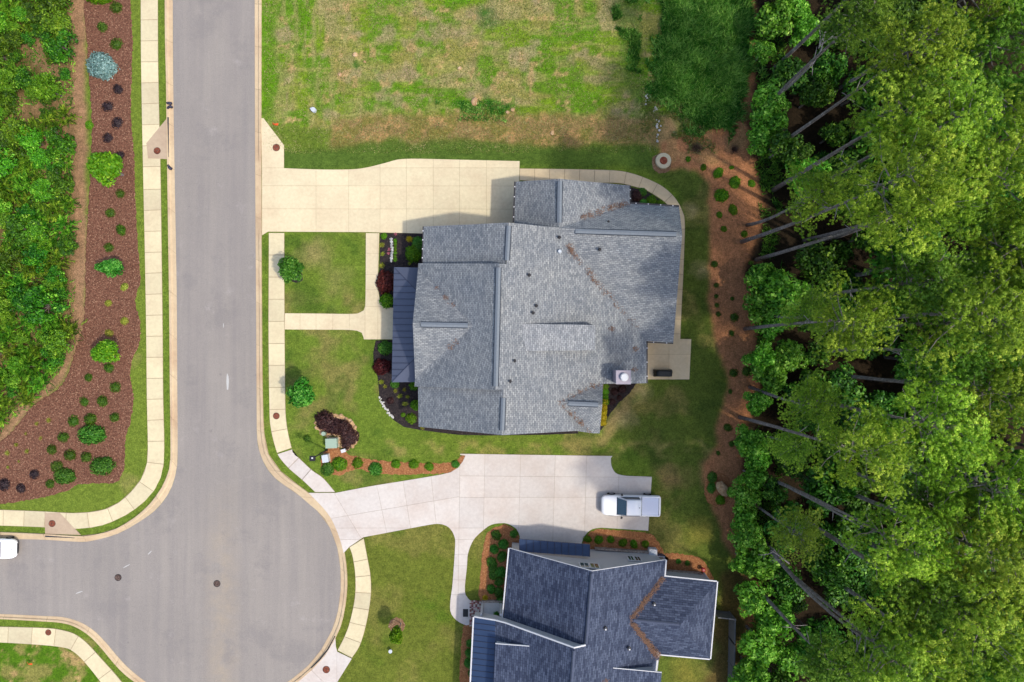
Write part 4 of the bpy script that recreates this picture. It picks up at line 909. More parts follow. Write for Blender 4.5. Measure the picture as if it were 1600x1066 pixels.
def spiky_variant(name, cat, mat, seed, n=260, up=.8, w_=.03, ln=1.0):
    r = np.random.default_rng(seed); a = r.uniform(0, 6.28, n); e = r.uniform(.25, 1.2, n)
    D = np.stack([np.cos(a) * np.cos(e), np.sin(a) * np.cos(e), np.sin(e) * up], 1); C0 = r.normal(size=(n, 3)) * [.1, .1, 0]
    V, F = blades(C0, D, r.uniform(.6, 1.05, (n, 1)) * ln, w_, r); return proto(name, name, cat, [('foliage', mesh_np(name, V, F, mat, r.random(n)))])
def feather_variant(seed):
    """young wild growth with long drooping needles and sprays"""
    r = np.random.default_rng(seed); nb = 80; C0 = []; D = []
    for i in range(nb):
        a = r.uniform(0, 6.28); e = r.uniform(.15, 1.1); d = np.array([math.cos(a) * math.cos(e), math.sin(a) * math.cos(e), math.sin(e) * .8]); l = r.uniform(.35, .8)
        b = np.array([r.normal(0, .3), r.normal(0, .3), .5 + r.normal(0, .12)])
        for k in range(34):
            t = r.uniform(.25, 1); C0.append(b + d * l * t - [0, 0, .25 * t * t]); D.append(unit(d * 1.2 + r.normal(size=3) * .35))
    C0 = np.array(C0); D = np.array(D); n = len(C0); V, F = blades(C0, D, r.uniform(.12, .26, (n, 1)), .019, r)
    tone = np.clip(np.repeat(r.normal(.45, .25, nb), 34) + r.normal(0, .12, n), 0, 1)
    return proto('wild_bush', 'wild bush', 'bush', [('trunk', trunk_mesh('wild_stem', .7, .03)), ('crown', mesh_np('feather_crown', V, F, M['bushL'], tone))])

PINES = [pine_variant(s, 27, 3.2 + .25 * (s % 3)) for s in (11, 12, 13, 14)] + [pine_variant(15, 27, 3.3, 'pine_deep'), pine_variant(16, 27, 3.0, 'pine_deep')]
BROADT = [broad_variant('thicket_tree', 'tree', M['bushT'], s, 2600, .065, 1.0, 26, cen=.9, lr=(.18, .36), sp=.75) for s in (26, 27)]
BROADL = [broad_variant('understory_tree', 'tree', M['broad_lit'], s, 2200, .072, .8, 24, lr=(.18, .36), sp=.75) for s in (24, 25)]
BROADS = [broad_variant('understory_tree', 'tree', M['broad'], s, 2000, .075, .8, 26, lr=(.18, .36), sp=.75) for s in (21, 22, 23)]
WILD = [broad_variant('wild_bush', 'bush', M['bushL'], s, 2400, .062, .8, 26, cen=.45, tr=.04, lr=(.16, .32), sp=.8) for s in (31, 32)] + [feather_variant(33), feather_variant(34)]

# ------------------------------------------------------------------ woods on the right
used_lab = set()
NUMW = ['no', 'one', 'two', 'three', 'four', 'five', 'six', 'seven', 'eight', 'nine', 'ten']
def where(px, py):
    v = int(round(py / 106.6)); h_ = int(round(px / 160)); v = max(0, min(10, v)); h_ = max(0, min(10, h_))
    vs = {0: 'at the top edge', 10: 'at the bottom edge'}.get(v, '%s tenths down' % NUMW[v]); hs = {0: 'left edge', 10: 'right edge'}.get(h_, '%s tenths across' % NUMW[h_])
    return '%s, %s' % (vs, hs)
def word(v):
    v = int(round(max(0, min(99, v)))); a = 'zero one two three four five six seven eight nine ten eleven twelve thirteen fourteen fifteen sixteen seventeen eighteen nineteen'.split()
    if v < 20: return a[v]
    t = 'twenty thirty forty fifty sixty seventy eighty ninety'.split()[v // 10 - 2]; return t if v % 10 == 0 else t + '-' + a[v % 10]
def uniq(base, px, py, adj):
    q = 0
    while True:
        l = '%s %s, %s percent down, %s percent across the photo' % (adj[0], base, word(py / 10.66 + q), word(px / 16))
        if l not in used_lab: used_lab.add(l); return l
        q += 1
# pines whose bare trunks show: base on the ground and total height
trunks = [((1209, 107), 27), ((1203, 236), 27), ((1168, 352), 18), ((1159, 378), 31), ((1182, 406), 29), ((1164, 514), 24), ((1172, 605), 15), ((1156, 652), 27), ((1196, 745), 26), ((1213, 878), 27), ((1290, 150), 27), ((1300, 585), 26), ((1400, 715), 22), ((1540, 1020), 20)]
crowns = [(1425, 85, 28), (1480, 215, 28), (1565, 290, 28), (1455, 365, 28), (1375, 285, 24), (1575, 420, -23), (1530, 505, 28), (1395, 520, 26), (1515, 635, -27), (1400, 715, 27), (1295, 650, -17),
          (1230, 705, 10), (1560, 755, 27), (1375, 850, 25), (1545, 870, 27), (1595, 980, -25), (1405, 1010, 27), (1310, 1045, -20), (1500, 960, 27), (1580, 60, -24), (1520, -15, -25),
          (1265, 480, 13), (1345, 30, -21), (1300, 185, -16), (1250, 835, 12), (1660, 480, 28), (1670, 800, 28), (1670, 1040, 28), (1670, 180, 28), (1590, 170, -22), (1600, 620, -23), (1500, 1055, -24), (1465, 780, -21), (1440, 445, -25), (1480, 560, -24), (1455, 655, 26), (1420, 175, 26), (1440, 920, -25), (1480, 300, -25), (1600, 380, 27)]
pr_ = random.Random(5); np_ = 0
for (b, hh) in trunks:
    x, y = G2(*b); s = hh / 27
    place(PINES[np_ % 4], (x, y, -.05), pr_.uniform(0, 6.28), (.64 + .14 * s), s, label=uniq('pine with bare trunk', b[0], b[1], ('edge', 'second', 'slender')), group='pines at the edge of the woods'); np_ += 1
for (cx, cy, hh) in crowns:
    deep = hh < 0; hh = abs(hh)
    k = (H - hh * .88) / H; px, py = 800 + (cx - 800) * k, 533 + (cy - 533) * k; x, y = G2(px, py); s = hh / 27
    if hh > 15 and any(math.hypot(px - a[0], py - a[1]) < 42 for a, b_ in trunks): continue
    place(PINES[4 + np_ % 2 if deep else np_ % 4], (x, y, -.05), pr_.uniform(0, 6.28), max(.5, .42 + .55 * s), s, label=uniq('pine crown', min(cx, 1600), cy, ('deep green' if deep else 'yellow green', 'second yellow green', 'third yellow green', 'fourth')), group='pines inside the woods'); np_ += 1
# understory
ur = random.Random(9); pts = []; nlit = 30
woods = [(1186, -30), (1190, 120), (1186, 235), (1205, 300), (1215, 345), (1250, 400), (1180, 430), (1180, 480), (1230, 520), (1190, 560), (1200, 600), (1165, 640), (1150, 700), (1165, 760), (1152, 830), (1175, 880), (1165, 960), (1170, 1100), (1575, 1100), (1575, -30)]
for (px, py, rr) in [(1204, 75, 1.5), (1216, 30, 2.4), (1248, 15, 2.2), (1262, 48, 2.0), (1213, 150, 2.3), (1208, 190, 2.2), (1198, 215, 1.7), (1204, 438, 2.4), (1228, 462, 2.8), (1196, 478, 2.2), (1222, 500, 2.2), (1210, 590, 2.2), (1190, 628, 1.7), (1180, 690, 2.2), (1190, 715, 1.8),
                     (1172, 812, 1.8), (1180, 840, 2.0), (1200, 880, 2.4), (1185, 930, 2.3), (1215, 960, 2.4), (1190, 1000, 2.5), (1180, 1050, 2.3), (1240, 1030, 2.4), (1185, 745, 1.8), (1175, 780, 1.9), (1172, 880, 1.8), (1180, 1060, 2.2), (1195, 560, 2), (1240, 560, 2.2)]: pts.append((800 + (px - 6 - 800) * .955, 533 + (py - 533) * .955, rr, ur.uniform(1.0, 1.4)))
tries = 0
while tries < 9000 and len(pts) < 215:
    tries += 1; px, py = ur.uniform(1150, 1575), ur.uniform(-30, 1096)
    if any(abs((px - b_[0]) * (b_[1] - 533) - (py - b_[1]) * (b_[0] - 800)) / math.hypot(b_[0] - 800, b_[1] - 533) < 26 and 0 < (px - b_[0]) < (110 if h_ > 22 else 45) for b_, h_ in trunks): continue
    if not pip(woods, np.array([px]), np.array([py]))[0]: continue
    if (1330 < px and 1000 < py < 1060 and px > 1500): continue
    rr = ur.uniform(1.5, 2.9) if px < 1330 else ur.uniform(2, 3.2)
    if any(math.hypot(px - a, py - b) < 16 * .72 * (rr + c) * .75 for a, b, c, _ in pts): continue
    pts.append((px, py, rr, ur.uniform(.8, 1.9)))
for i, (px, py, rr, hh) in enumerate(pts):
    x, y = G2(px, py)
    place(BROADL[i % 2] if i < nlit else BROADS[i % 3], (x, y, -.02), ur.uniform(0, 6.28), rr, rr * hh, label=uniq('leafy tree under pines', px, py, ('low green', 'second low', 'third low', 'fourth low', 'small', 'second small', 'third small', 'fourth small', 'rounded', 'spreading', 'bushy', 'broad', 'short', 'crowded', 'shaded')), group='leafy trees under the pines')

# wild growth on the left
wr = random.Random(12); wp_ = []
wpoly = [(-40, -30), (104, -30), (114, 60), (106, 120), (114, 190), (108, 250), (122, 300), (108, 350), (116, 420), (102, 480), (118, 520), (96, 565), (64, 604), (27, 642), (0, 670), (-40, 690)]
gaps = [(62, 88, 26), (74, 108, 20), (48, 172, 20), (85, 285, 18), (98, 210, 16), (96, 225, 14), (104, 24, 14), (85, 362, 14), (12, 370, 16), (30, 412, 12), (60, 440, 10), (20, 560, 10)]
tries = 0
while tries < 6000 and len(wp_) < 190:
    tries += 1; px, py = wr.uniform(-40, 122), wr.uniform(-30, 690)
    if not pip(wpoly, np.array([px]), np.array([py]))[0] or any(math.hypot(px - a, py - b) < c for a, b, c in gaps): continue
    rr = wr.uniform(.8, 2.2)
    if any(math.hypot(px - a, py - b) < 16 * .56 * (rr + c) * .8 for a, b, c, _ in wp_): continue
    wp_.append((px, py, rr, wr.uniform(.8, 1.5)))
for i, (px, py, rr, hh) in enumerate(wp_):
    x, y = G2(px, py); f = wr.random() < (.12 if py < 260 else .62)
    p = WILD[2 + i % 2] if f else (BROADT[i % 2] if i % 5 < 2 else WILD[i % 2])
    place(p, (x, y, -.02), wr.uniform(0, 6.28), (min(rr, 1.25) * 1.15 if f else rr), (min(rr, 1.3) if f else rr) * hh, label=uniq('bush in left thicket', max(0, px), py, ('feathery', 'second feathery', 'third feathery', 'fourth feathery', 'fifth feathery', 'sixth feathery') if f else ('leafy', 'second leafy', 'third leafy', 'fourth leafy', 'fifth leafy', 'sixth leafy', 'seventh leafy', 'eighth leafy')), group='bushes of the left thicket')

# ------------------------------------------------------------------ shrubs
def series(plist, P, base, group, zf_=.9):
    ps = sorted(plist, key=lambda q: (q[1], q[0])); n = len(ps)
    O = ['topmost', 'second', 'third', 'fourth', 'fifth', 'sixth', 'seventh', 'eighth', 'ninth', 'tenth', 'eleventh', 'twelfth', 'thirteenth', 'fourteenth', 'fifteenth', 'sixteenth', 'seventeenth', 'eighteenth', 'nineteenth', 'twentieth', 'twenty-first', 'twenty-second', 'twenty-third', 'twenty-fourth', 'twenty-fifth', 'twenty-sixth']
    for i, q in enumerate(ps):
        px, py, r_ = q[:3]; x, y = G2(px, py); rr = r_ / 16
        o = (O[i] if i == 0 else (O[i] + ' from the top,') if i < n - 1 else 'lowest') if n > 1 else ''
        ob = place(P[i % len(P)], (x, y, 0), random.uniform(0, 6.28), rr, rr * zf_, label=(o + ' ' + base).strip(), group=group if n > 1 else None)
        ob.scale = (rr * random.uniform(.84, 1.14), rr * random.uniform(.84, 1.14), rr * zf_ * random.uniform(.8, 1.2))
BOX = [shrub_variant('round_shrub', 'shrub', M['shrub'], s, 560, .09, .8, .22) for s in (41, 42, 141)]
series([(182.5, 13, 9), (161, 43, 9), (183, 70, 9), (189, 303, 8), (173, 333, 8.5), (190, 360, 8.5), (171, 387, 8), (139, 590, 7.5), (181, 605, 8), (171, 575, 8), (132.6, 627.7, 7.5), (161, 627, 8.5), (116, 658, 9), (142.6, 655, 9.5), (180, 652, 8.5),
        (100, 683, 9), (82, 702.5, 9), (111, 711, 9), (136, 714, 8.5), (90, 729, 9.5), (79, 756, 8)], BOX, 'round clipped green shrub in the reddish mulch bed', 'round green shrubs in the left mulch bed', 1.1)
series([(185, 140, 8), (169, 167, 9), (184, 192.5, 9), (169, 216, 8), (188, 243, 8), (54.6, 741, 7.5), (8, 757, 9.5), (34, 763, 8.5)], [shrub_variant('dark_shrub', 'shrub', M['darkbush'], 43, 420, .11)], 'round dark purple shrub in the reddish mulch bed', 'dark shrubs in the left mulch bed')
series([(195, 448.6, 6.5), (170, 474, 5.5), (195, 501.7, 6), (171, 520.6, 6.5)], [shrub_variant('yellow_shrub', 'shrub', M['yel'], 44, 420, .12)], 'small yellow green shrub in the reddish mulch bed', 'yellow green shrubs in the left mulch bed')
series([(58, 662, 5), (64, 685, 5), (41, 677.6, 4), (26, 695, 5), (43, 705, 6), (12, 708, 6), (30, 721, 3.5), (13, 730, 4), (77, 656.6, 6)], [spiky_variant('grass_clump', 'plant', M['yel'], 45, 200)], 'pale tuft of ornamental grass in the mulch near the thicket', 'pale tufts in the left mulch bed')
def one(px, py, rx, P, name, label, cat='shrub', z=0, ry=None, hz=.9, lift=0):
    x, y = G2(px, py); rr = rx / 16
    o = place(P, (x, y, lift), random.uniform(0, 6.28), rr, rr * hz, label=label); o.name = name; o['category'] = cat
    if ry: o.scale = (rr, ry / 16, rr * hz); o.rotation_euler.z = 0
    if 'group' in o: del o['group']
    return o
BLUE = shrub_variant('blue_spruce', 'shrub', M['blue'], 46, 2200, .075, .7, .25)
one(161, 105, 24.5, BLUE, 'blue_spruce', 'silvery blue spruce shrub spreading in the reddish mulch', ry=21).rotation_euler.z = -.5
LIME = broad_variant('small_tree', 'tree', M['lime'], 47, 3600, .07, .6, 20, cen=1.0)
kz = (H - 2.5) / H
def treeat(px, py, rx, P, name, label, zc=2.2, hz=1.0, ry=None, cat='tree'):
    k = (H - zc) / H; o = one(800 + (px - 800) * k, 533 + (py - 533) * k, rx * k, P, name, label, cat, hz=hz * zc / (rx / 16 * 1.3), ry=ry); return o
treeat(160, 260, 37, LIME, 'small_tree', 'bright lime green tree overhanging the reddish mulch bed', 3.4)
ST = [broad_variant('small_tree', 'tree', M['street'], s, 3200, .085, .7, 18, cen=1.0) for s in (48, 49)]
SM = [shrub_variant('leafy_shrub', 'shrub', M['street'], s, 1300, .085, .8, .35) for s in (50, 51)]
LM = [shrub_variant('leafy_shrub', 'shrub', M['lime'], s, 1300, .085, .8, .35) for s in (52, 53)]
treeat(163, 550, 30, LIME, 'small_tree', 'bright green young tree at the bend of the mulch bed', 2.2, ry=25)
treeat(168, 417, 25, ST[0], 'small_tree', 'irregular dark green young tree halfway along the mulch bed', 2.0, ry=19)
one(147, 679, 22, SM[0], 'leafy_shrub', 'large glossy shrub with a lime fringe among the clipped shrubs', ry=16)
one(161.5, 727, 19, SM[1], 'leafy_shrub', 'oval dark shrub in the lower corner of the mulch bed', ry=15)
one(104, 744, 17, SM[0], 'leafy_shrub', 'oval shrub near the bottom of the mulch bed beside dark shrubs', ry=13)
one(157, -2, 23, LM[0], 'leafy_shrub', 'bright shrub cut by the top edge above the mulch bed', ry=10)
one(140, 196, 7, LM[1], 'leafy_shrub', 'little lime shrub on the dirt edge of the thicket')
treeat(450, 421, 24.5, ST[1], 'small_tree', 'round dark street tree overhanging the sidewalk by the square lawn', 3.0)
treeat(468, 614, 29, ST[0], 'small_tree', 'street tree beside the sidewalk above the utility boxes', 3.6)
treeat(618, 996, 14, LIME, 'small_tree', 'slim young tree by a straw ring on the neighbour lawn', 3.2, ry=19)
PUR = [shrub_variant('purple_shrub', 'shrub', M['purple'], s, 1300, .09, .8, .3) for s in (54, 55)]
series([(509, 658, 16), (522, 666, 15), (538, 668, 14), (546, 682, 14.5), (542, 692, 11)], PUR, 'dark purple shrub in the rock ringed bed', 'purple shrubs in the rock ringed bed')
for px, py, r_, P, l in ((513, 733, 11, SM[1], 'dark shrub just below the white utility cabinet'), (531, 725, 12, LM[1], 'tall bright shrub right of the white utility cabinet'), (559, 723.6, 9, LM[0], 'first bright shrub of the pine straw row'), (587.5, 732, 11, SM[0], 'darkest and tallest shrub of the pine straw row'),
                         (619, 725, 7.5, LM[0], 'small shrub right of the dark one in the straw row'), (647, 725, 8, LM[1], 'fifth shrub along the pine straw row'), (671, 729, 7.5, LM[0], 'sixth shrub along the pine straw row'), (712, 725, 6.5, SM[1], 'last small shrub beside the neighbour driveway corner'),
                         (480, 685, 6, BOX[0], 'small scruffy shrub on the lawn left of the green box')): one(px, py, r_, P, 'leafy_shrub', l)
RM = shrub_variant('red_shrub', 'shrub', M['maple'], 56, 1500, .085, .8, .3); YG = spiky_variant('gold_plant', 'plant', M['gold'], 57, 240, .8, .05); YL = [spiky_variant('yellow_plant', 'plant', M['yel'], 58, 220, .7, .07)]
one(603, 441, 16, RM, 'red_shrub', 'red leaved shrub left of the metal porch roof, upper bed', ry=19); one(597, 573, 15, RM, 'red_shrub', 'red leaved shrub left of the metal porch roof, lower bed', ry=13)
one(640, 374, 7.5, YG, 'gold_plant', 'golden spiky plant in the black mulch beside the driveway', 'plant')
for px, py, r_, P, l in ((646, 397, 14, LM[0], 'large green shrub against the house in the upper bed'), (653, 378, 9, SM[0], 'dark shrub at the driveway corner of the house'), (604, 470, 12, LM[1], 'green shrub at the rounded tip of the upper bed'), (600, 369, 5.5, LM[1], 'small green shrub at the driveway corner of the upper bed'),
                         (603, 543, 12, SM[1], 'dark shrub at the top of the lower front bed'), (648, 602, 9, LM[0], 'green shrub below the corner of the metal porch roof'), (650, 633, 9, LM[1], 'green shrub against the wall in the lower bed'), (643, 654, 9, LM[0], 'green shrub near the lower wall corner'),
                         (617, 600, 7, SM[1], 'dark shrub just below the metal porch roof'), (610, 626, 6, PUR[0], 'purple shrub amid yellow plants'), (630, 648, 4, LM[1], 'tiny green shrub near the curved lawn edge'), (655, 388, 9, SM[1], 'second dark shrub against the upper wall')): one(px, py, r_, P, 'leafy_shrub', l)
series([(597, 383, 6), (598, 397, 5.5), (597, 415, 6.5), (640, 412, 5)], YL, 'pale yellow green plant in the upper front bed', 'pale plants of the upper front bed')
series([(596, 597, 6), (602, 604, 5), (618, 611, 5), (632, 609, 5), (625, 619, 5.5), (637, 620, 5), (633, 631, 6), (660, 668, 6)], YL, 'yellow green plant in the lower front bed', 'yellow plants of the lower front bed')
FL = shrub_variant('flower', 'flower', M['petal'], 59, 90, .3); FP = shrub_variant('flower', 'flower', M['pink'], 60, 90, .3); FY = shrub_variant('flower', 'flower', M['lime'], 61, 110, .25)
series([(613 - .4 * abs(i - 4), 374 + i * 4.2, 2.6) for i in range(9)], [FL], 'white flower in the row within the upper front bed', 'row of white flowers'); series([(617.5, 376 + i * 5, 3.2) for i in range(7)], [FY], 'lime plant beside the row of white flowers', 'row of lime plants')
series([(608, 390, 3), (607, 396, 2.5), (618, 366, 3)], [FP], 'pink plant beside the white flowers', 'pink plants')
# golden hedge and shrubs at the chimney corner
series([(945.5, 604 + i * 8, 6) for i in range(4)], [LM[0]], 'lime shrub of the row behind the house by the chimney', 'lime shrubs by the chimney'); GD = shrub_variant('gold_shrub', 'shrub', M['gold'], 62, 700, .1, .8, .2)
series([(945 - i * .8, 628 + i * 8, 6) for i in range(5)], [GD], 'golden shrub of the row beside the small gable', 'golden shrubs by the small gable')
series([(960, 612, 6), (972, 608, 7), (957, 628, 5), (968, 622, 5)], [PUR[1]], 'brown withered shrub in the black bed below the chimney', 'brown shrubs by the chimney')
for px, py, r_, P, l in ((995, 306, 9, PUR[0], 'purple shrub behind the garage wing'), (1018, 313, 8, LM[1], 'bright shrub in the curved bed behind the house'), (1004, 300, 7, SM[0], 'dark shrub at the upper tip of the curved bed'), (1006, 318, 7, SM[1], 'dark shrub against the rear gutter'), (1031, 318, 6, LM[0], 'small shrub at the far tip of the curved bed')): one(px, py, r_, P, 'leafy_shrub', l)
# straw belt shrubs
series([(1075, 249, 4.5), (1099, 262, 5), (1122, 271, 9), (1143, 262, 4), (1127, 306, 11), (1148, 285, 9), (1174, 287, 6), (1145, 328, 8.5), (1124, 336, 5), (1131, 358, 5), (1163, 366, 6)], LM, 'green shrub in the orange straw belt behind the house', 'shrubs of the upper straw belt')
series([(1116, 413, 5.5), (1119, 446, 4), (1119, 463, 4), (1120, 477, 4), (1122, 491, 4), (1144, 467, 4), (1147, 496, 7), (1143, 521, 5), (1173, 411, 4), (1168, 428, 4), (1146, 583, 8), (1141, 612, 4), (1137, 668, 7), (1143, 694, 5), (1122, 708, 4), (1167, 580, 8)], BOX, 'low scrubby shrub in the straw belt beside the patio lawn', 'shrubs of the lower straw belt')
M['dry'] = m_leaf('dry_twigs', C(78, 56, 48), C(112, 86, 74), C(150, 122, 104), .1, .01)
DRY = spiky_variant('dry_bush', 'bush', M['dry'], 63, 420, .9, .012)
series([(1088, 232, 15), (1147, 234, 13), (1185, 200, 13)], [DRY], 'leafless brown bush on the bare ground near the manhole ring', 'brown bushes behind the weeds')
one(1113, 746, 8, SM[0], 'leafy_shrub', 'grassy shrub behind the tan boulder', ry=9); one(1111, 762, 7, SM[1], 'leafy_shrub', 'dark shrub left of the tan boulder', ry=9); one(1125, 781, 8, LM[0], 'leafy_shrub', 'green shrub below the tan boulder')
# neighbour beds
series([(776, 836, 8), (803, 834, 7), (786, 850, 8), (772, 858, 7), (784, 869, 8.5), (769, 879, 9), (783, 893, 9), (771, 899, 9), (780, 909, 8), (768, 920, 8), (780, 925, 8), (783, 938, 8), (770, 888, 7)], SM, 'dark shrub in the straw bed left of the slate roof', 'dark shrubs left of the slate roof')
series([(918, 842, 6.5), (935.5, 843, 7.5), (954, 843, 6.5), (973, 848, 7), (990, 850, 7), (1008, 850, 7)], LM, 'light green shrub of the row along the grey siding', 'shrubs along the grey siding')
series([(1060, 877, 5), (1074, 880, 5)], [SM[1]], 'small dark shrub in the straw by the wing of the slate house', 'shrubs by the slate wing')
one(758, 934, 7, YG, 'gold_plant', 'golden spiky plant beside the brick landing', 'plant')
series([(735, 1005, 7), (734, 1020, 8), (733, 1036, 8), (736, 1052, 6)], [SM[0]], 'dark shrub under the edge of the blue metal roof', 'dark shrubs by the blue metal roof')
one(776, 958, 5, SM[1], 'potted_plant', 'dark green potted plant on the entry porch floor', 'plant', lift=.3)

# ------------------------------------------------------------------ grasses (stuff)
def grass(name, poly, n, mat, hgt, w_, seed, lean=.5, dens=None, toneb=(.5, .25)):
    r = np.random.default_rng(seed); P = np.array(poly, float); lo, hi = P.min(0), P.max(0); X = r.uniform(lo[0], hi[0], n * 3); Y = r.uniform(lo[1], hi[1], n * 3)
    wx = X + (fbm(X / 16, Y / 16, 1.5, seed) - .5) * 24; wy = Y + (fbm(X / 16, Y / 16, 1.5, seed + 5) - .5) * 24
    k = pip(poly, wx, wy)
    if dens is not None: k &= fbm(X / 16, Y / 16, 2.2, seed + 9) > dens
    X, Y = X[k][:n], Y[k][:n]; m = len(X); C0 = np.stack([(X - 800) / 16, (533 - Y) / 16, np.zeros(m)], 1)
    cl = fbm(X / 16, Y / 16, .9, seed + 3)
    D = unit(np.stack([r.normal(0, lean, m), r.normal(0, lean, m), np.ones(m)], 1)); V, F = blades(C0, D, hgt * r.uniform(.5, 1.2, (m, 1)) * (.6 + cl[:, None]), w_, r)
    tone = np.clip(r.normal(toneb[0], toneb[1], m) + (cl - .5) * 1.2, 0, 1)
    o = bpy.data.objects.new(name, mesh_np(name, V, F, mat, tone)); COL.objects.link(o); return tag(o, kind='stuff')
weeds = [(1032, -20), (1165, -20), (1176, 105), (1152, 165), (1132, 204), (1082, 190), (1072, 162), (1022, 142), (1034, 100), (1042, 60)]
grass('tall_grass', weeds, 50000, M['weed'], .85, .062, 71, 1.0, None, (.55, .3))
grass('tall_grass_edge', [(1012, -20), (1185, -20), (1192, 115), (1165, 185), (1135, 222), (1075, 208), (1055, 175), (1004, 150), (1020, 90)], 9000, M['weed'], .55, .055, 171, 1.0, .5, (.55, .3))
grass('grass_tufts', [(958, -20), (1000, -20), (998, 45), (1002, 120), (1000, 165), (975, 158), (985, 70), (962, 50)], 5000, M['weed'], .4, .045, 72, .8, .5)
grass('grass_tufts_field', [(680, 158), (812, 158), (812, 190), (680, 190)], 1500, M['weed'], .26, .04, 73, .8, .52)
grass('field_grass', [(412, -20), (1030, -20), (1030, 240), (412, 240)], 70000, M['fieldgrass'], .13, .035, 74, 1.3)
grass('thicket_grass', [(-40, -20), (118, -20), (118, 300), (112, 420), (112, 520), (96, 575), (40, 640), (0, 680), (-40, 690)], 9000, M['bushL'], .45, .05, 75, .9, .38)
grass('woods_brush', [(1180, -20), (1230, -20), (1230, 420), (1215, 700), (1200, 1080), (1172, 1080), (1180, 700), (1190, 400)], 8000, M['broad'], .5, .05, 76, .9, .5)
grass('path_weeds', [(1000, 150), (1180, 170), (1180, 240), (1010, 235)], 3500, M['fieldgrass'], .3, .04, 77, .9, .5)

# ------------------------------------------------------------------ stones
def rock_mesh(seed, mat, flat=.6):
    bm = bmesh.new(); bmesh.ops.create_icosphere(bm, subdivisions=2, radius=1); r = random.Random(seed); ax = [Vector((r.gauss(0, 1), r.gauss(0, 1), r.gauss(0, 1))).normalized() for _ in range(7)]; ds = [r.uniform(.55, .9) for _ in ax]
    for v in bm.verts:
        for a, d in zip(ax, ds):
            t = v.co.dot(a)
            if t > d: v.co -= a * (t - d)
        v.co.z *= flat; v.co += Vector((r.gauss(0, .02),) * 3)
    m = bpy.data.meshes.new('rock'); bm.to_mesh(m); bm.free(); m.materials.append(mat); return m
RW = [rock_mesh(s, M['rock_w']) for s in (1, 2, 3)]; RT = [rock_mesh(s, M['rock_t']) for s in (4, 5, 6)]
def stones(plist, ms, label, group, name='stone', n0=0):
    for i, (px, py, r_) in enumerate(plist):
        o = bpy.data.objects.new(name, ms[i % len(ms)]); COL.objects.link(o); x, y = G2(px, py); s = r_ / 16; o.location = (x, y, s * .25); o.scale = (s * random.uniform(.8, 1.25), s, s); o.rotation_euler.z = random.uniform(0, 6.28); tag(o, uniq(label, px, py, ('small',)), 'stone', group)
rr_ = random.Random(3)
stones([(594 + 20 * t + rr_.uniform(-2, 2), 621 + 32 * t + 3 * math.sin(3 * t) + rr_.uniform(-1.5, 1.5), rr_.uniform(1.4, 2.3)) for t in np.linspace(0, 1, 22)], RW, 'white edging stone', 'white edging stones')
stones([(rr_.gauss(x, 3), rr_.gauss(y, 5), rr_.uniform(.9, 2.3)) for x, y in [(1010, 155), (1022, 172), (1030, 200), (1030, 215), (1028, 190), (1012, 150)] for _ in range(5)], RW, 'white stone by the weeds', 'white stones by the weeds')
stones([(533, 650, 3.5), (541, 655, 3.5), (549, 660, 3.5), (555, 668, 3.5), (500, 651, 3), (494, 660, 3.5), (495, 668, 3.5), (502, 677, 3.5), (512, 681, 3), (535, 697, 4), (543, 700, 4), (551, 697, 4), (556, 690, 3.5), (558, 680, 3), (523, 679, 3), (530, 690, 3.5)], RT, 'tan edging rock', 'tan edging rocks')
stones([(555, 86, 4.5), (742, 159, 6), (801, 172, 4), (793, 176, 3), (718, 107, 3), (863, 208, 3.5), (570, 97, 2.5), (531, 117, 3.5)], RT, 'tan rock in the field', 'rocks in the field')
o = bpy.data.objects.new('boulder', RT[1]); COL.objects.link(o); x, y = G2(1128.5, 762); o.location = (x, y, .25); o.scale = (.95, .62, .75); o.rotation_euler.z = R(-55); tag(o, 'large tan boulder in the straw ring near the woods', 'boulder')

# ------------------------------------------------------------------ small built things
def manhole(px, py, r_, label, mat, z=.05, ring=None, name='manhole_cover'):
    x, y = G2(px, py); t = thing(name, label, 'manhole cover', (x, y, z)); rr = r_ / 16
    MB().disc(x, y, z, z + .012, rr, 28, r1=rr * .97).build('frame', ring or M['iron'], t)
    cv = MB().disc(x, y, z + .012, z + .02, rr * .84, 26, r1=rr * .82).build('lid', mat, t)
    q = MB()
    for k in range(8): a = k * math.pi / 4; q.box(x + math.cos(a) * rr * .5 - rr * .2, y + math.sin(a) * rr * .5 - .015, z + .02, x + math.cos(a) * rr * .5 + rr * .2, y + math.sin(a) * rr * .5 + .015, z + .026, rot=a)
    q.disc(x, y, z + .02, z + .027, rr * .18, 12); q.build('rib', M['iron'], cv)
manhole(246, 236, 5.5, 'rusty round cover on the triangular pad beside the street', M['rust'], .062)
manhole(432, 231, 5.8, 'rusty round cover on the wedge of concrete above the cream driveway', M['rust'], .055)
manhole(432, 650, 5.3, 'rusty round cover in the sidewalk beside the lower street tree', M['rust'], .056)
manhole(82, 818, 5.5, 'rusty round cover on the pad above the parked white car', M['rust'], .062)
manhole(76, 988, 4.8, 'rusty round cover in the lower left sidewalk', M['rust'], .056)
manhole(510, 1046, 5.8, 'brown round cover on the concrete at the bottom of the turning circle', M['rust'], .055)
manhole(184.5, 902.5, 5.5, 'dark iron manhole in the side street near the left edge', M['iron'], .008, M['black'])
manhole(339, 912, 5.5, 'dark iron manhole in the middle of the turning circle', M['iron'], .008, M['black'])
x, y = G2(1036, 252); t = thing('storm_drain', 'concrete drain ring with a brown lid at the end of the garden walk', 'drain', (x, y, 0))
MB().disc(x, y, 0, .25, .78, 32, r1=.74).build('ring', M['walk'], t); MB().disc(x, y, .25, .29, .38, 26, r1=.36).build('lid', M['rust'], t)
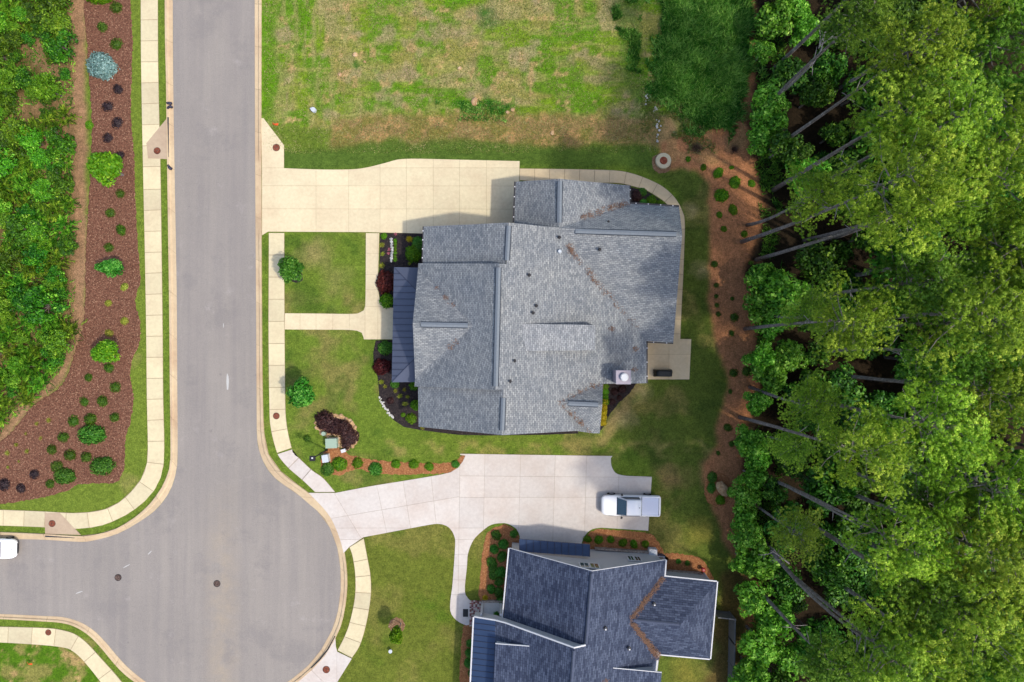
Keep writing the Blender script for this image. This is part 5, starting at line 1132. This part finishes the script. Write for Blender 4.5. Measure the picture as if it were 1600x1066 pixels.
# inlet slots
for (a, b, l) in (((263.6, 184), (264.6, 246), 'long black kerb inlet slot beside the triangular pad'), ((72, 837.5), (118, 840), 'kerb inlet slot above the parked white car')):
    p, q = Vector((*G2(*a), 0)), Vector((*G2(*b), 0)); d = (q - p).normalized(); s = Vector((-d.y, d.x, 0)) * .07
    wdg = [p - s, q - s * .3, q + s * .3, p + s]
    tag(MB().prism([v[:2] for v in wdg], .02, .14).build('kerb_inlet', M['inlet'] if False else M['capdark'], at=tuple(p)), l, 'drain inlet')
pts_ = [(524, 993), (513, 1014), (500, 1030), (487, 1043)]
P1 = [(*G2(*p), .15) for p in pts_]
tag(MB().tube(P1, [.04, .07, .07, .04], 6).build('kerb_inlet', M['black'], at=P1[0]), 'curved black kerb inlet slot at the bottom of the turning circle', 'drain inlet')
def bag(pts, label):
    P_ = [(*G2(*p), .2) for p in pts]; o = MB().tube(P_, [.08, .14, .15, .13, .07][:len(P_)], 8).build('inlet_filter', m_litter('dark_netting', C(40, 40, 55), C(80, 80, 100), C(150, 150, 165), 20), smooth=True, at=P_[0]); tag(o, label, 'filter sock')
bag([(262, 162), (264, 162.3), (267, 162.6), (270, 163)], 'upper dark filter sock lying on the kerb'); bag([(263, 171), (265, 168.8), (268, 167.5), (270.5, 169)], 'second dark filter sock, curled, just below the upper one'); bag([(264, 258.5), (265.5, 261.5), (267.5, 264), (270, 265)], 'lone dark filter sock on the kerb below the triangular pad')
# lamp post: base near the white cabinet, lantern above the lawn
bx, by = G2(511, 703); hx, hy, hz = G(487, 721, 4.6); t = thing('lamp_post', 'black square lamp post standing beside the green utility box', 'lamp post', (bx, by, 0))
hx, hy = bx * 1.0, by * 1.0; hz = 4.9
MB().tube([(bx, by, 0), (bx, by, .5), (bx, by, .55), (bx, by, hz - .4)], [.11, .1, .07, .05], 10).build('pole', M['black'], t)
lh = MB(); lh.box(bx - .18, by - .18, hz - .4, bx + .18, by + .18, hz - .02); lh.box(bx - .26, by - .24, hz - .02, bx + .26, by + .24, hz + .05); lh.build('lantern', M['black'], t)
MB().box(bx - .07, by - .03, hz + .05, bx + .07, by + .1, hz + .09).build('photocell', M['white'], t)
# utility boxes
def cabinet(px, py, wx, wy, h_, mat, name, label, rot=0):
    x, y = G2(px, py); t = thing(name, label, 'utility box', (x, y, 0)); wx /= 16; wy /= 16
    MB().box(x - wx * .58, y - wy * .58, 0, x + wx * .58, y + wy * .58, .08, rot=rot).build('pad', M['inlet'], t); MB().box(x - wx / 2, y - wy / 2, .08, x + wx / 2, y + wy / 2, h_, rot=rot).build('cabinet', mat, t)
    MB().box(x - wx * .53, y - wy * .53, h_, x + wx * .53, y + wy * .53, h_ + .04, rot=rot).build('lid', mat, t)
cabinet(521, 691, 16.5, 14, .85, M['palegreen'], 'transformer_box', 'pale green transformer box below the purple shrubs', .03); cabinet(511, 715, 9, 11, .7, M['offwhite'], 'utility_cabinet', 'small white utility cabinet beside the lamp post', .15)
x, y = G2(507, 677); tag(MB().disc(x, y, 0, .45, .23, 16, r1=.2).build('cable_pedestal', M['palegreen'], at=(x, y, 0)), 'round pale green cable pedestal among tan rocks', 'cable pedestal')
x, y = G2(538, 703.5); q = MB(); q.box(x - .2, y - .13, 0, x + .2, y + .13, .4, rot=.3); q.box(x - .23, y - .16, .4, x + .23, y + .16, .45, rot=.3); tag(q.build('meter_box', M['white'], at=(x, y, 0)), 'little white meter box right of the green transformer box', 'meter box')
# small marks on the lawns
x, y = G2(491, 173); q = MB(); q.disc(x, y, 0, .35, .24, 18, r1=.22); q.box(x - .35, y + .05, 0, x - .05, y + .22, .25, rot=.5); tag(q.build('water_valve', M['offwhite'], at=(x, y, 0)), 'pale blue white valve cap in the rough field', 'valve cap')
for px, py, l in ((431, 196, 'orange marker flag beside the wedge of concrete'), (49, 1034, 'orange marker flag on the patchy lower left verge')):
    x, y = G2(px, py); q = MB(); q.tube([(x, y, 0), (x, y, .5)], [.012, .012], 4); q.add([(x, y, .5), (x + .4, y + .08, .46), (x + .36, y - .14, .4), (x, y - .12, .36)], [(0, 1, 2, 3)]); q.add([(x, y, .4), (x - .22, y + .2, .36), (x - .16, y - .05, .3)], [(0, 1, 2)]); tag(q.build('marker_flag', M['orange'], at=(x, y, 0)), l, 'flag')
x, y, _ = G(610, 1018, .4); q = MB(); q.tube([(x, y, 0), (x, y, .35)], [.05, .05], 6); q.disc(x, y, .35, .45, .18, 16); tag(q.build('garden_light', M['offwhite'], at=(x, y, 0)), 'small white garden light below the slim young tree', 'garden light')
x, y = G2(1097, 888); q = MB(); q.tube([(x, y, 0), (x, y, .5)], [.12, .1], 10); q.disc(x, y, .5, .6, .22, 14, r1=.12); tag(q.build('hose_reel', M['red'], at=(x, y, 0)), 'small red fitting at the corner of the slate wing', 'hose reel')
for k, (px, py) in enumerate(((1018, 861), (1030, 871))):
    x, y = G2(px, py); t = thing('air_conditioner', ('white' if k == 0 else 'dark blue') + ' air conditioning unit at the corner of the grey siding', 'air conditioner', (x, y, 0), None); mt = (M['white'], m_plain('ac_case', C(70, 84, 110), .5, .4))[k]
    MB().box(x - .38, y - .38, 0, x + .38, y + .38, .8, rot=-.07).build('case', mt, t); q = MB().disc(x, y, .8, .84, .3, 20); q.build('fan_guard', (M['offwhite'], M['black'])[k], t)
# patio grill under a cover
x, y = G2(1034.5, 583); t = thing('grill', 'covered black grill standing on the rear patio', 'grill', (x, y, 0))
bm = bmesh.new(); bmesh.ops.create_cube(bm, size=1); bmesh.ops.scale(bm, vec=(1.65, .62, 1.05), verts=bm.verts); bmesh.ops.subdivide_edges(bm, edges=bm.edges, cuts=5, use_grid_fill=True)
for v in bm.verts:
    k = (v.co.z + .52) / 1.05; v.co.x *= 1.04 - .16 * k ** 3; v.co.y *= 1.1 - .3 * k ** 3; v.co.x += random.gauss(0, .02); v.co.y += .04 * math.sin(v.co.x * 11) * (1 - k * .5); v.co.z += .52 - .06 * (abs(v.co.x) > .5) * k
m = bpy.data.meshes.new('cover'); bm.to_mesh(m); bm.free(); m.materials.append(M['blackcloth']); m.polygons.foreach_set('use_smooth', [True] * len(m.polygons)); o = bpy.data.objects.new('cover', m); COL.objects.link(o); o.parent = t
for k, (dx, dy) in enumerate(((-.7, -.24), (.7, -.24), (-.7, .24), (.7, .24))): MB().box(x + dx - .04, y + dy - .04, 0, x + dx + .04, y + dy + .04, .1).build('wheel', M['black'], t)
# white streaks and scuffs on the road surface
for (a, b, wd, l) in (((355, 583), (355.5, 609), .16, 'long white streak on the street'), ((118, 928), (129, 924), .07, 'faint white scuff on the side street'), ((192, 888), (203, 882), .06, 'white scuff above the left manhole'), ((231, 867), (237, 861), .06, 'white scuff near the street corner'), ((349, 505), (349, 512), .05, 'short white scuff in the upper street')):
    p, q = Vector((*G2(*a), .011)), Vector((*G2(*b), .011)); d = (q - p).normalized(); s = Vector((-d.y, d.x, 0)) * wd; m_ = (p + q) / 2
    tag(mk('road_mark', [p, p.lerp(q, .2) + s * .8, m_ + s, q + s * .5, q - s * .4, m_ - s * .6, p.lerp(q, .15) - s * .3], [(6, 5, 4, 3, 2, 1, 0)], m_plain('white_road_mark', C(205, 203, 198), .8, .2, 0, .3, 15), at=tuple(p)), l, 'paint mark')
# fence of the neighbour's yard
ax_, ay_ = G2(1114, 953); bx_, by_ = G2(1139, 956); fx, fy = G2(1136, 1130)
t = thing('wooden_fence', 'grey board fence around the yard corner of the slate house', 'fence', (bx_, by_, 0)); FM = m_plain('weathered_boards', C(118, 118, 118), .9, .2, 0, .2, 3)
def fence_run(a, b):
    d = Vector((b[0] - a[0], b[1] - a[1], 0)); L = d.length; d.normalize(); n = int(L / .155); s = Vector((-d.y, d.x, 0)) * .012
    for i in range(n):
        p = Vector((*a, 0)) + d * (i + .5) * .155; h_ = 1.85 + random.uniform(-.01, .01); e = d * .07
        mk('board', [p - e - s, p + e - s, p + e + s, p - e + s] + [q + Vector((0, 0, h_)) for q in (p - e - s, p + e - s, p + e + s, p - e + s)], [(4, 5, 6, 7), (0, 1, 5, 4), (1, 2, 6, 5), (2, 3, 7, 6), (3, 0, 4, 7)], FM, t)
    for i in range(int(L / 2.4) + 1):
        p = Vector((*a, 0)) + d * min(L, i * 2.4); MB().box(p.x - .06, p.y - .06, 0, p.x + .06, p.y + .06, 1.95).build('post', M['black'] if i % 2 else FM, t)
    c = Vector((-d.y, d.x, 0)) * .05; p, q = Vector((*a, 0)), Vector((*b, 0))
    for z in (.4, 1.87):
        up = Vector((0, 0, z)); mk('rail', [p - c + up, q - c + up, q + c + up, p + c + up, p - c + up + Vector((0, 0, .05)), q - c + up + Vector((0, 0, .05)), q + c + up + Vector((0, 0, .05)), p + c + up + Vector((0, 0, .05))], [(4, 5, 6, 7), (0, 1, 5, 4), (1, 2, 6, 5), (2, 3, 7, 6), (3, 0, 4, 7)], FM, t)
fence_run((ax_, ay_), (bx_, by_)); fence_run((bx_, by_), (fx, fy))

# ------------------------------------------------------------------ vehicles
def loft(stations, name, mat, parent, nseg=20, T=None, exp=4.0):
    """stations: (x, half width, z bottom, z top) superellipse sections along x"""
    V = []; F = []
    for x, hw, z0, z1 in stations:
        cz, hz_ = (z0 + z1) / 2, (z1 - z0) / 2
        for k in range(nseg):
            a = 2 * math.pi * (k + .5) / nseg; ca, sa = math.cos(a), math.sin(a); V.append((x, hw * math.copysign(abs(ca) ** (2 / exp), ca), cz + hz_ * math.copysign(abs(sa) ** (2 / exp), sa)))
    m_ = len(stations)
    for i in range(m_ - 1):
        for k in range(nseg): k2 = (k + 1) % nseg; F.append((i * nseg + k, i * nseg + k2, (i + 1) * nseg + k2, (i + 1) * nseg + k))
    F.append(tuple(range(nseg))[::-1]); F.append(tuple((m_ - 1) * nseg + k for k in range(nseg)))
    V = [T @ Vector(v) for v in V]
    return mk(name, V, F, mat, parent, smooth=True)
def tq(mb, T): mb.v = [tuple(T @ Vector(v)) for v in mb.v]; return mb
def wheel(T, x, y, parent, r_=.39):
    w_ = tq(MB().tube([(x, y - .13, r_), (x, y + .13, r_)], [r_, r_], 18), T).build('wheel', M['tyre'], parent); tq(MB().tube([(x, y - .14, r_), (x, y + .14, r_)], [r_ * .6, r_ * .6], 14), T).build('rim', M['rim'], w_)
# pickup: nose towards -x
cx, cy = 11.47, -15.87; T = Matrix.Translation((cx, cy, 0)) @ Matrix.Rotation(R(-1.0), 4, 'Z')
t = thing('pickup_truck', 'white pickup truck with covered bed parked on the neighbour driveway', 'truck', (cx, cy, 0))
loft([(-2.84, .62, .55, .82), (-2.78, .78, .5, .92), (-2.6, .92, .45, 1.0), (-2.2, .98, .4, 1.07), (-1.4, 1.0, .4, 1.12), (-.6, 1.0, .4, 1.12), (1.0, 1.0, .4, 1.12), (2.5, 1.0, .42, 1.12), (2.74, .98, .48, 1.1), (2.8, .95, .55, 1.06)], 'body', M['carwhite'], t, 28, T, 5)
loft([(-1.42, .86, 1.0, 1.1), (-1.0, .84, 1.02, 1.42), (-.66, .79, 1.02, 1.74), (-.45, .77, 1.02, 1.83), (.2, .78, 1.02, 1.87), (.78, .77, 1.02, 1.84), (.88, .76, 1.02, 1.6), (.95, .78, 1.0, 1.1)], 'cab', M['carwhite'], t, 28, T, 5)
def plate(pts, name, mat, parent, th=.02):
    P_ = [Vector(p) for p in pts]; n = (P_[1] - P_[0]).cross(P_[2] - P_[0]).normalized() * th; k = len(P_)
    mk(name, [T @ p for p in P_] + [T @ (p + n) for p in P_], [tuple(range(k, 2 * k))] + [(i, (i + 1) % k, k + (i + 1) % k, k + i) for i in range(k)], mat, parent)
plate([(-1.38, -.8, 1.19), (-1.38, .8, 1.19), (-.6, .7, 1.9), (-.6, -.7, 1.9)], 'windscreen', M['carglass'], t, .02)
for s in (-1, 1):
    p = [(-.6, s * .83, 1.68), (-1.0, s * .9, 1.2), (.72, s * .9, 1.2), (.72, s * .82, 1.68)]; plate(p, 'side_window', M['carglass'], t, .03 * (1 if s > 0 else -1))
    mir = tq(MB().box(-1.02, s * 1.0, 1.08, -.86, s * 1.2, 1.26, rot=s * .35), T).build('mirror', M['black'], t)
    tq(MB().box(-2.72, s * .62 - .12, .72, -2.6, s * .62 + .12, .9), T).build('headlight', M['lens'], t)
    tq(MB().box(2.76, s * .88 - .07, .7, 2.82, s * .88 + .07, 1.0), T).build('tail_light', M['red'], t)
    for x in (-1.85, 1.65): wheel(T, x, s * .93, t)
    tq(MB().box(1.0, s * .9 - .04, 1.1, 2.66, s * .9 + .04, 1.16), T).build('bed_rail', M['carwhite'], t)
tq(MB().box(1.02, -.84, 1.1, 2.6, .84, 1.145), T).build('bed_cover', M['bedcover'], t); tq(MB().box(2.62, -.86, 1.09, 2.66, .86, 1.14), T).build('tailgate_gap', M['black'], t)
tq(MB().box(.97, -.9, 1.08, 1.0, .9, 1.13), T).build('cab_gap', M['black'], t); tq(MB().box(2.8, -.8, .5, 2.92, .8, .66), T).build('bumper', M['rim'], t); tq(MB().box(-2.9, -.7, .48, -2.78, .7, .64), T).build('bumper', M['rim'], t)
tq(MB().box(.6, .0, 1.86, .68, .06, 1.9), T).build('antenna', M['black'], t)
tq(MB().box(-1.4, -.84, 1.1, -1.34, .84, 1.14), T).build('cowl', M['black'], t)
# car at the left edge, only its front end in frame
cx, cy = -50.15, -20.05; T = Matrix.Translation((cx, cy, 0)) @ Matrix.Rotation(R(-1.0), 4, 'Z')
t = thing('parked_car', 'white car cut by the left edge, parked in the side street', 'car', (cx, cy, 0))
loft([(-2.3, .7, .5, .9), (-2.1, .9, .35, 1.0), (-1.2, .96, .3, 1.02), (.6, .97, .3, 1.0), (1.4, .96, .3, .96), (1.85, .92, .32, .9), (2.1, .8, .36, .82), (2.22, .6, .42, .72)], 'body', M['carwhite'], t, 28, T, 4)
loft([(-2.0, .75, .9, 1.0), (-1.6, .74, .9, 1.35), (-.8, .72, .9, 1.46), (0, .72, .9, 1.45), (.5, .74, .9, 1.25), (1.0, .78, .88, .99)], 'cabin', M['carwhite'], t, 24, T, 4)
plate([(.98, -.72, 1.0), (.98, .72, 1.0), (.25, .62, 1.43), (.25, -.62, 1.43)], 'windscreen', M['carglass'], t, .03)
for s in (-1, 1):
    tq(MB().prism([(1.95, s * .8), (2.17, s * .55), (2.1, s * .5), (1.8, s * .78)], .62, .8), T).build('headlight', M['lens'], t)
    plate([(.2, s * .74, 1.36), (.6, s * .84, 1.02), (-1.6, s * .84, 1.02), (-1.4, s * .74, 1.36)], 'side_window', M['carglass'], t, .02 * s)
    for x in (-1.4, 1.35): wheel(T, x, s * .88, t, .33)
tq(MB().box(2.1, -.5, .4, 2.26, .5, .56), T).build('bumper', M['black'], t); tq(MB().disc(1.95, .0, .86, .89, .05, 10), T).build('badge', M['black'], t)

# fallen dead branches seen in the woods
def dead_branch(px, py, z, ang, L, label, seed):
    r = random.Random(seed); x, y, _ = G(px, py, z); mb = MB()
    def br(p, a, l, rad, dep):
        q = p + Vector((math.cos(a), math.sin(a), r.uniform(-.1, .3))) * l; m_ = p.lerp(q, .5) + Vector((r.gauss(0, l * .06), r.gauss(0, l * .06), 0)); mb.tube([p, m_, q], [rad, rad * .8, rad * .5], 5)
        if dep:
            for _ in range(3): br(p.lerp(q, r.uniform(.3, 1)), a + r.uniform(-1, 1), l * .5, rad * .55, dep - 1)
    br(Vector((x, y, z)), ang, L, .07, 2)
    # stem down to the ground
    mb.tube([(x, y, 0), (x + .1, y, z * .5), (x, y, z + .1)], [.13, .1, .07], 6)
    tag(mb.build('dead_tree', M['twig'], at=(x, y, 0)), label, 'dead tree')
dead_branch(1270, 100, 9, 1.2, 3, 'pale leafless branches near the top of the woods', 1); dead_branch(1232, 880, 6, 2.5, 2, 'grey broken tree top above the long lower trunk', 2); dead_branch(1345, 822, 16, .6, 3.2, 'curved bare limb in the lower woods', 3)
for e in PROTO:
    if not e['_u']:
        for c in list(e.children): bpy.data.objects.remove(c)
        bpy.data.objects.remove(e)
for o in SC.objects:
    if '_u' in o: del o['_u']
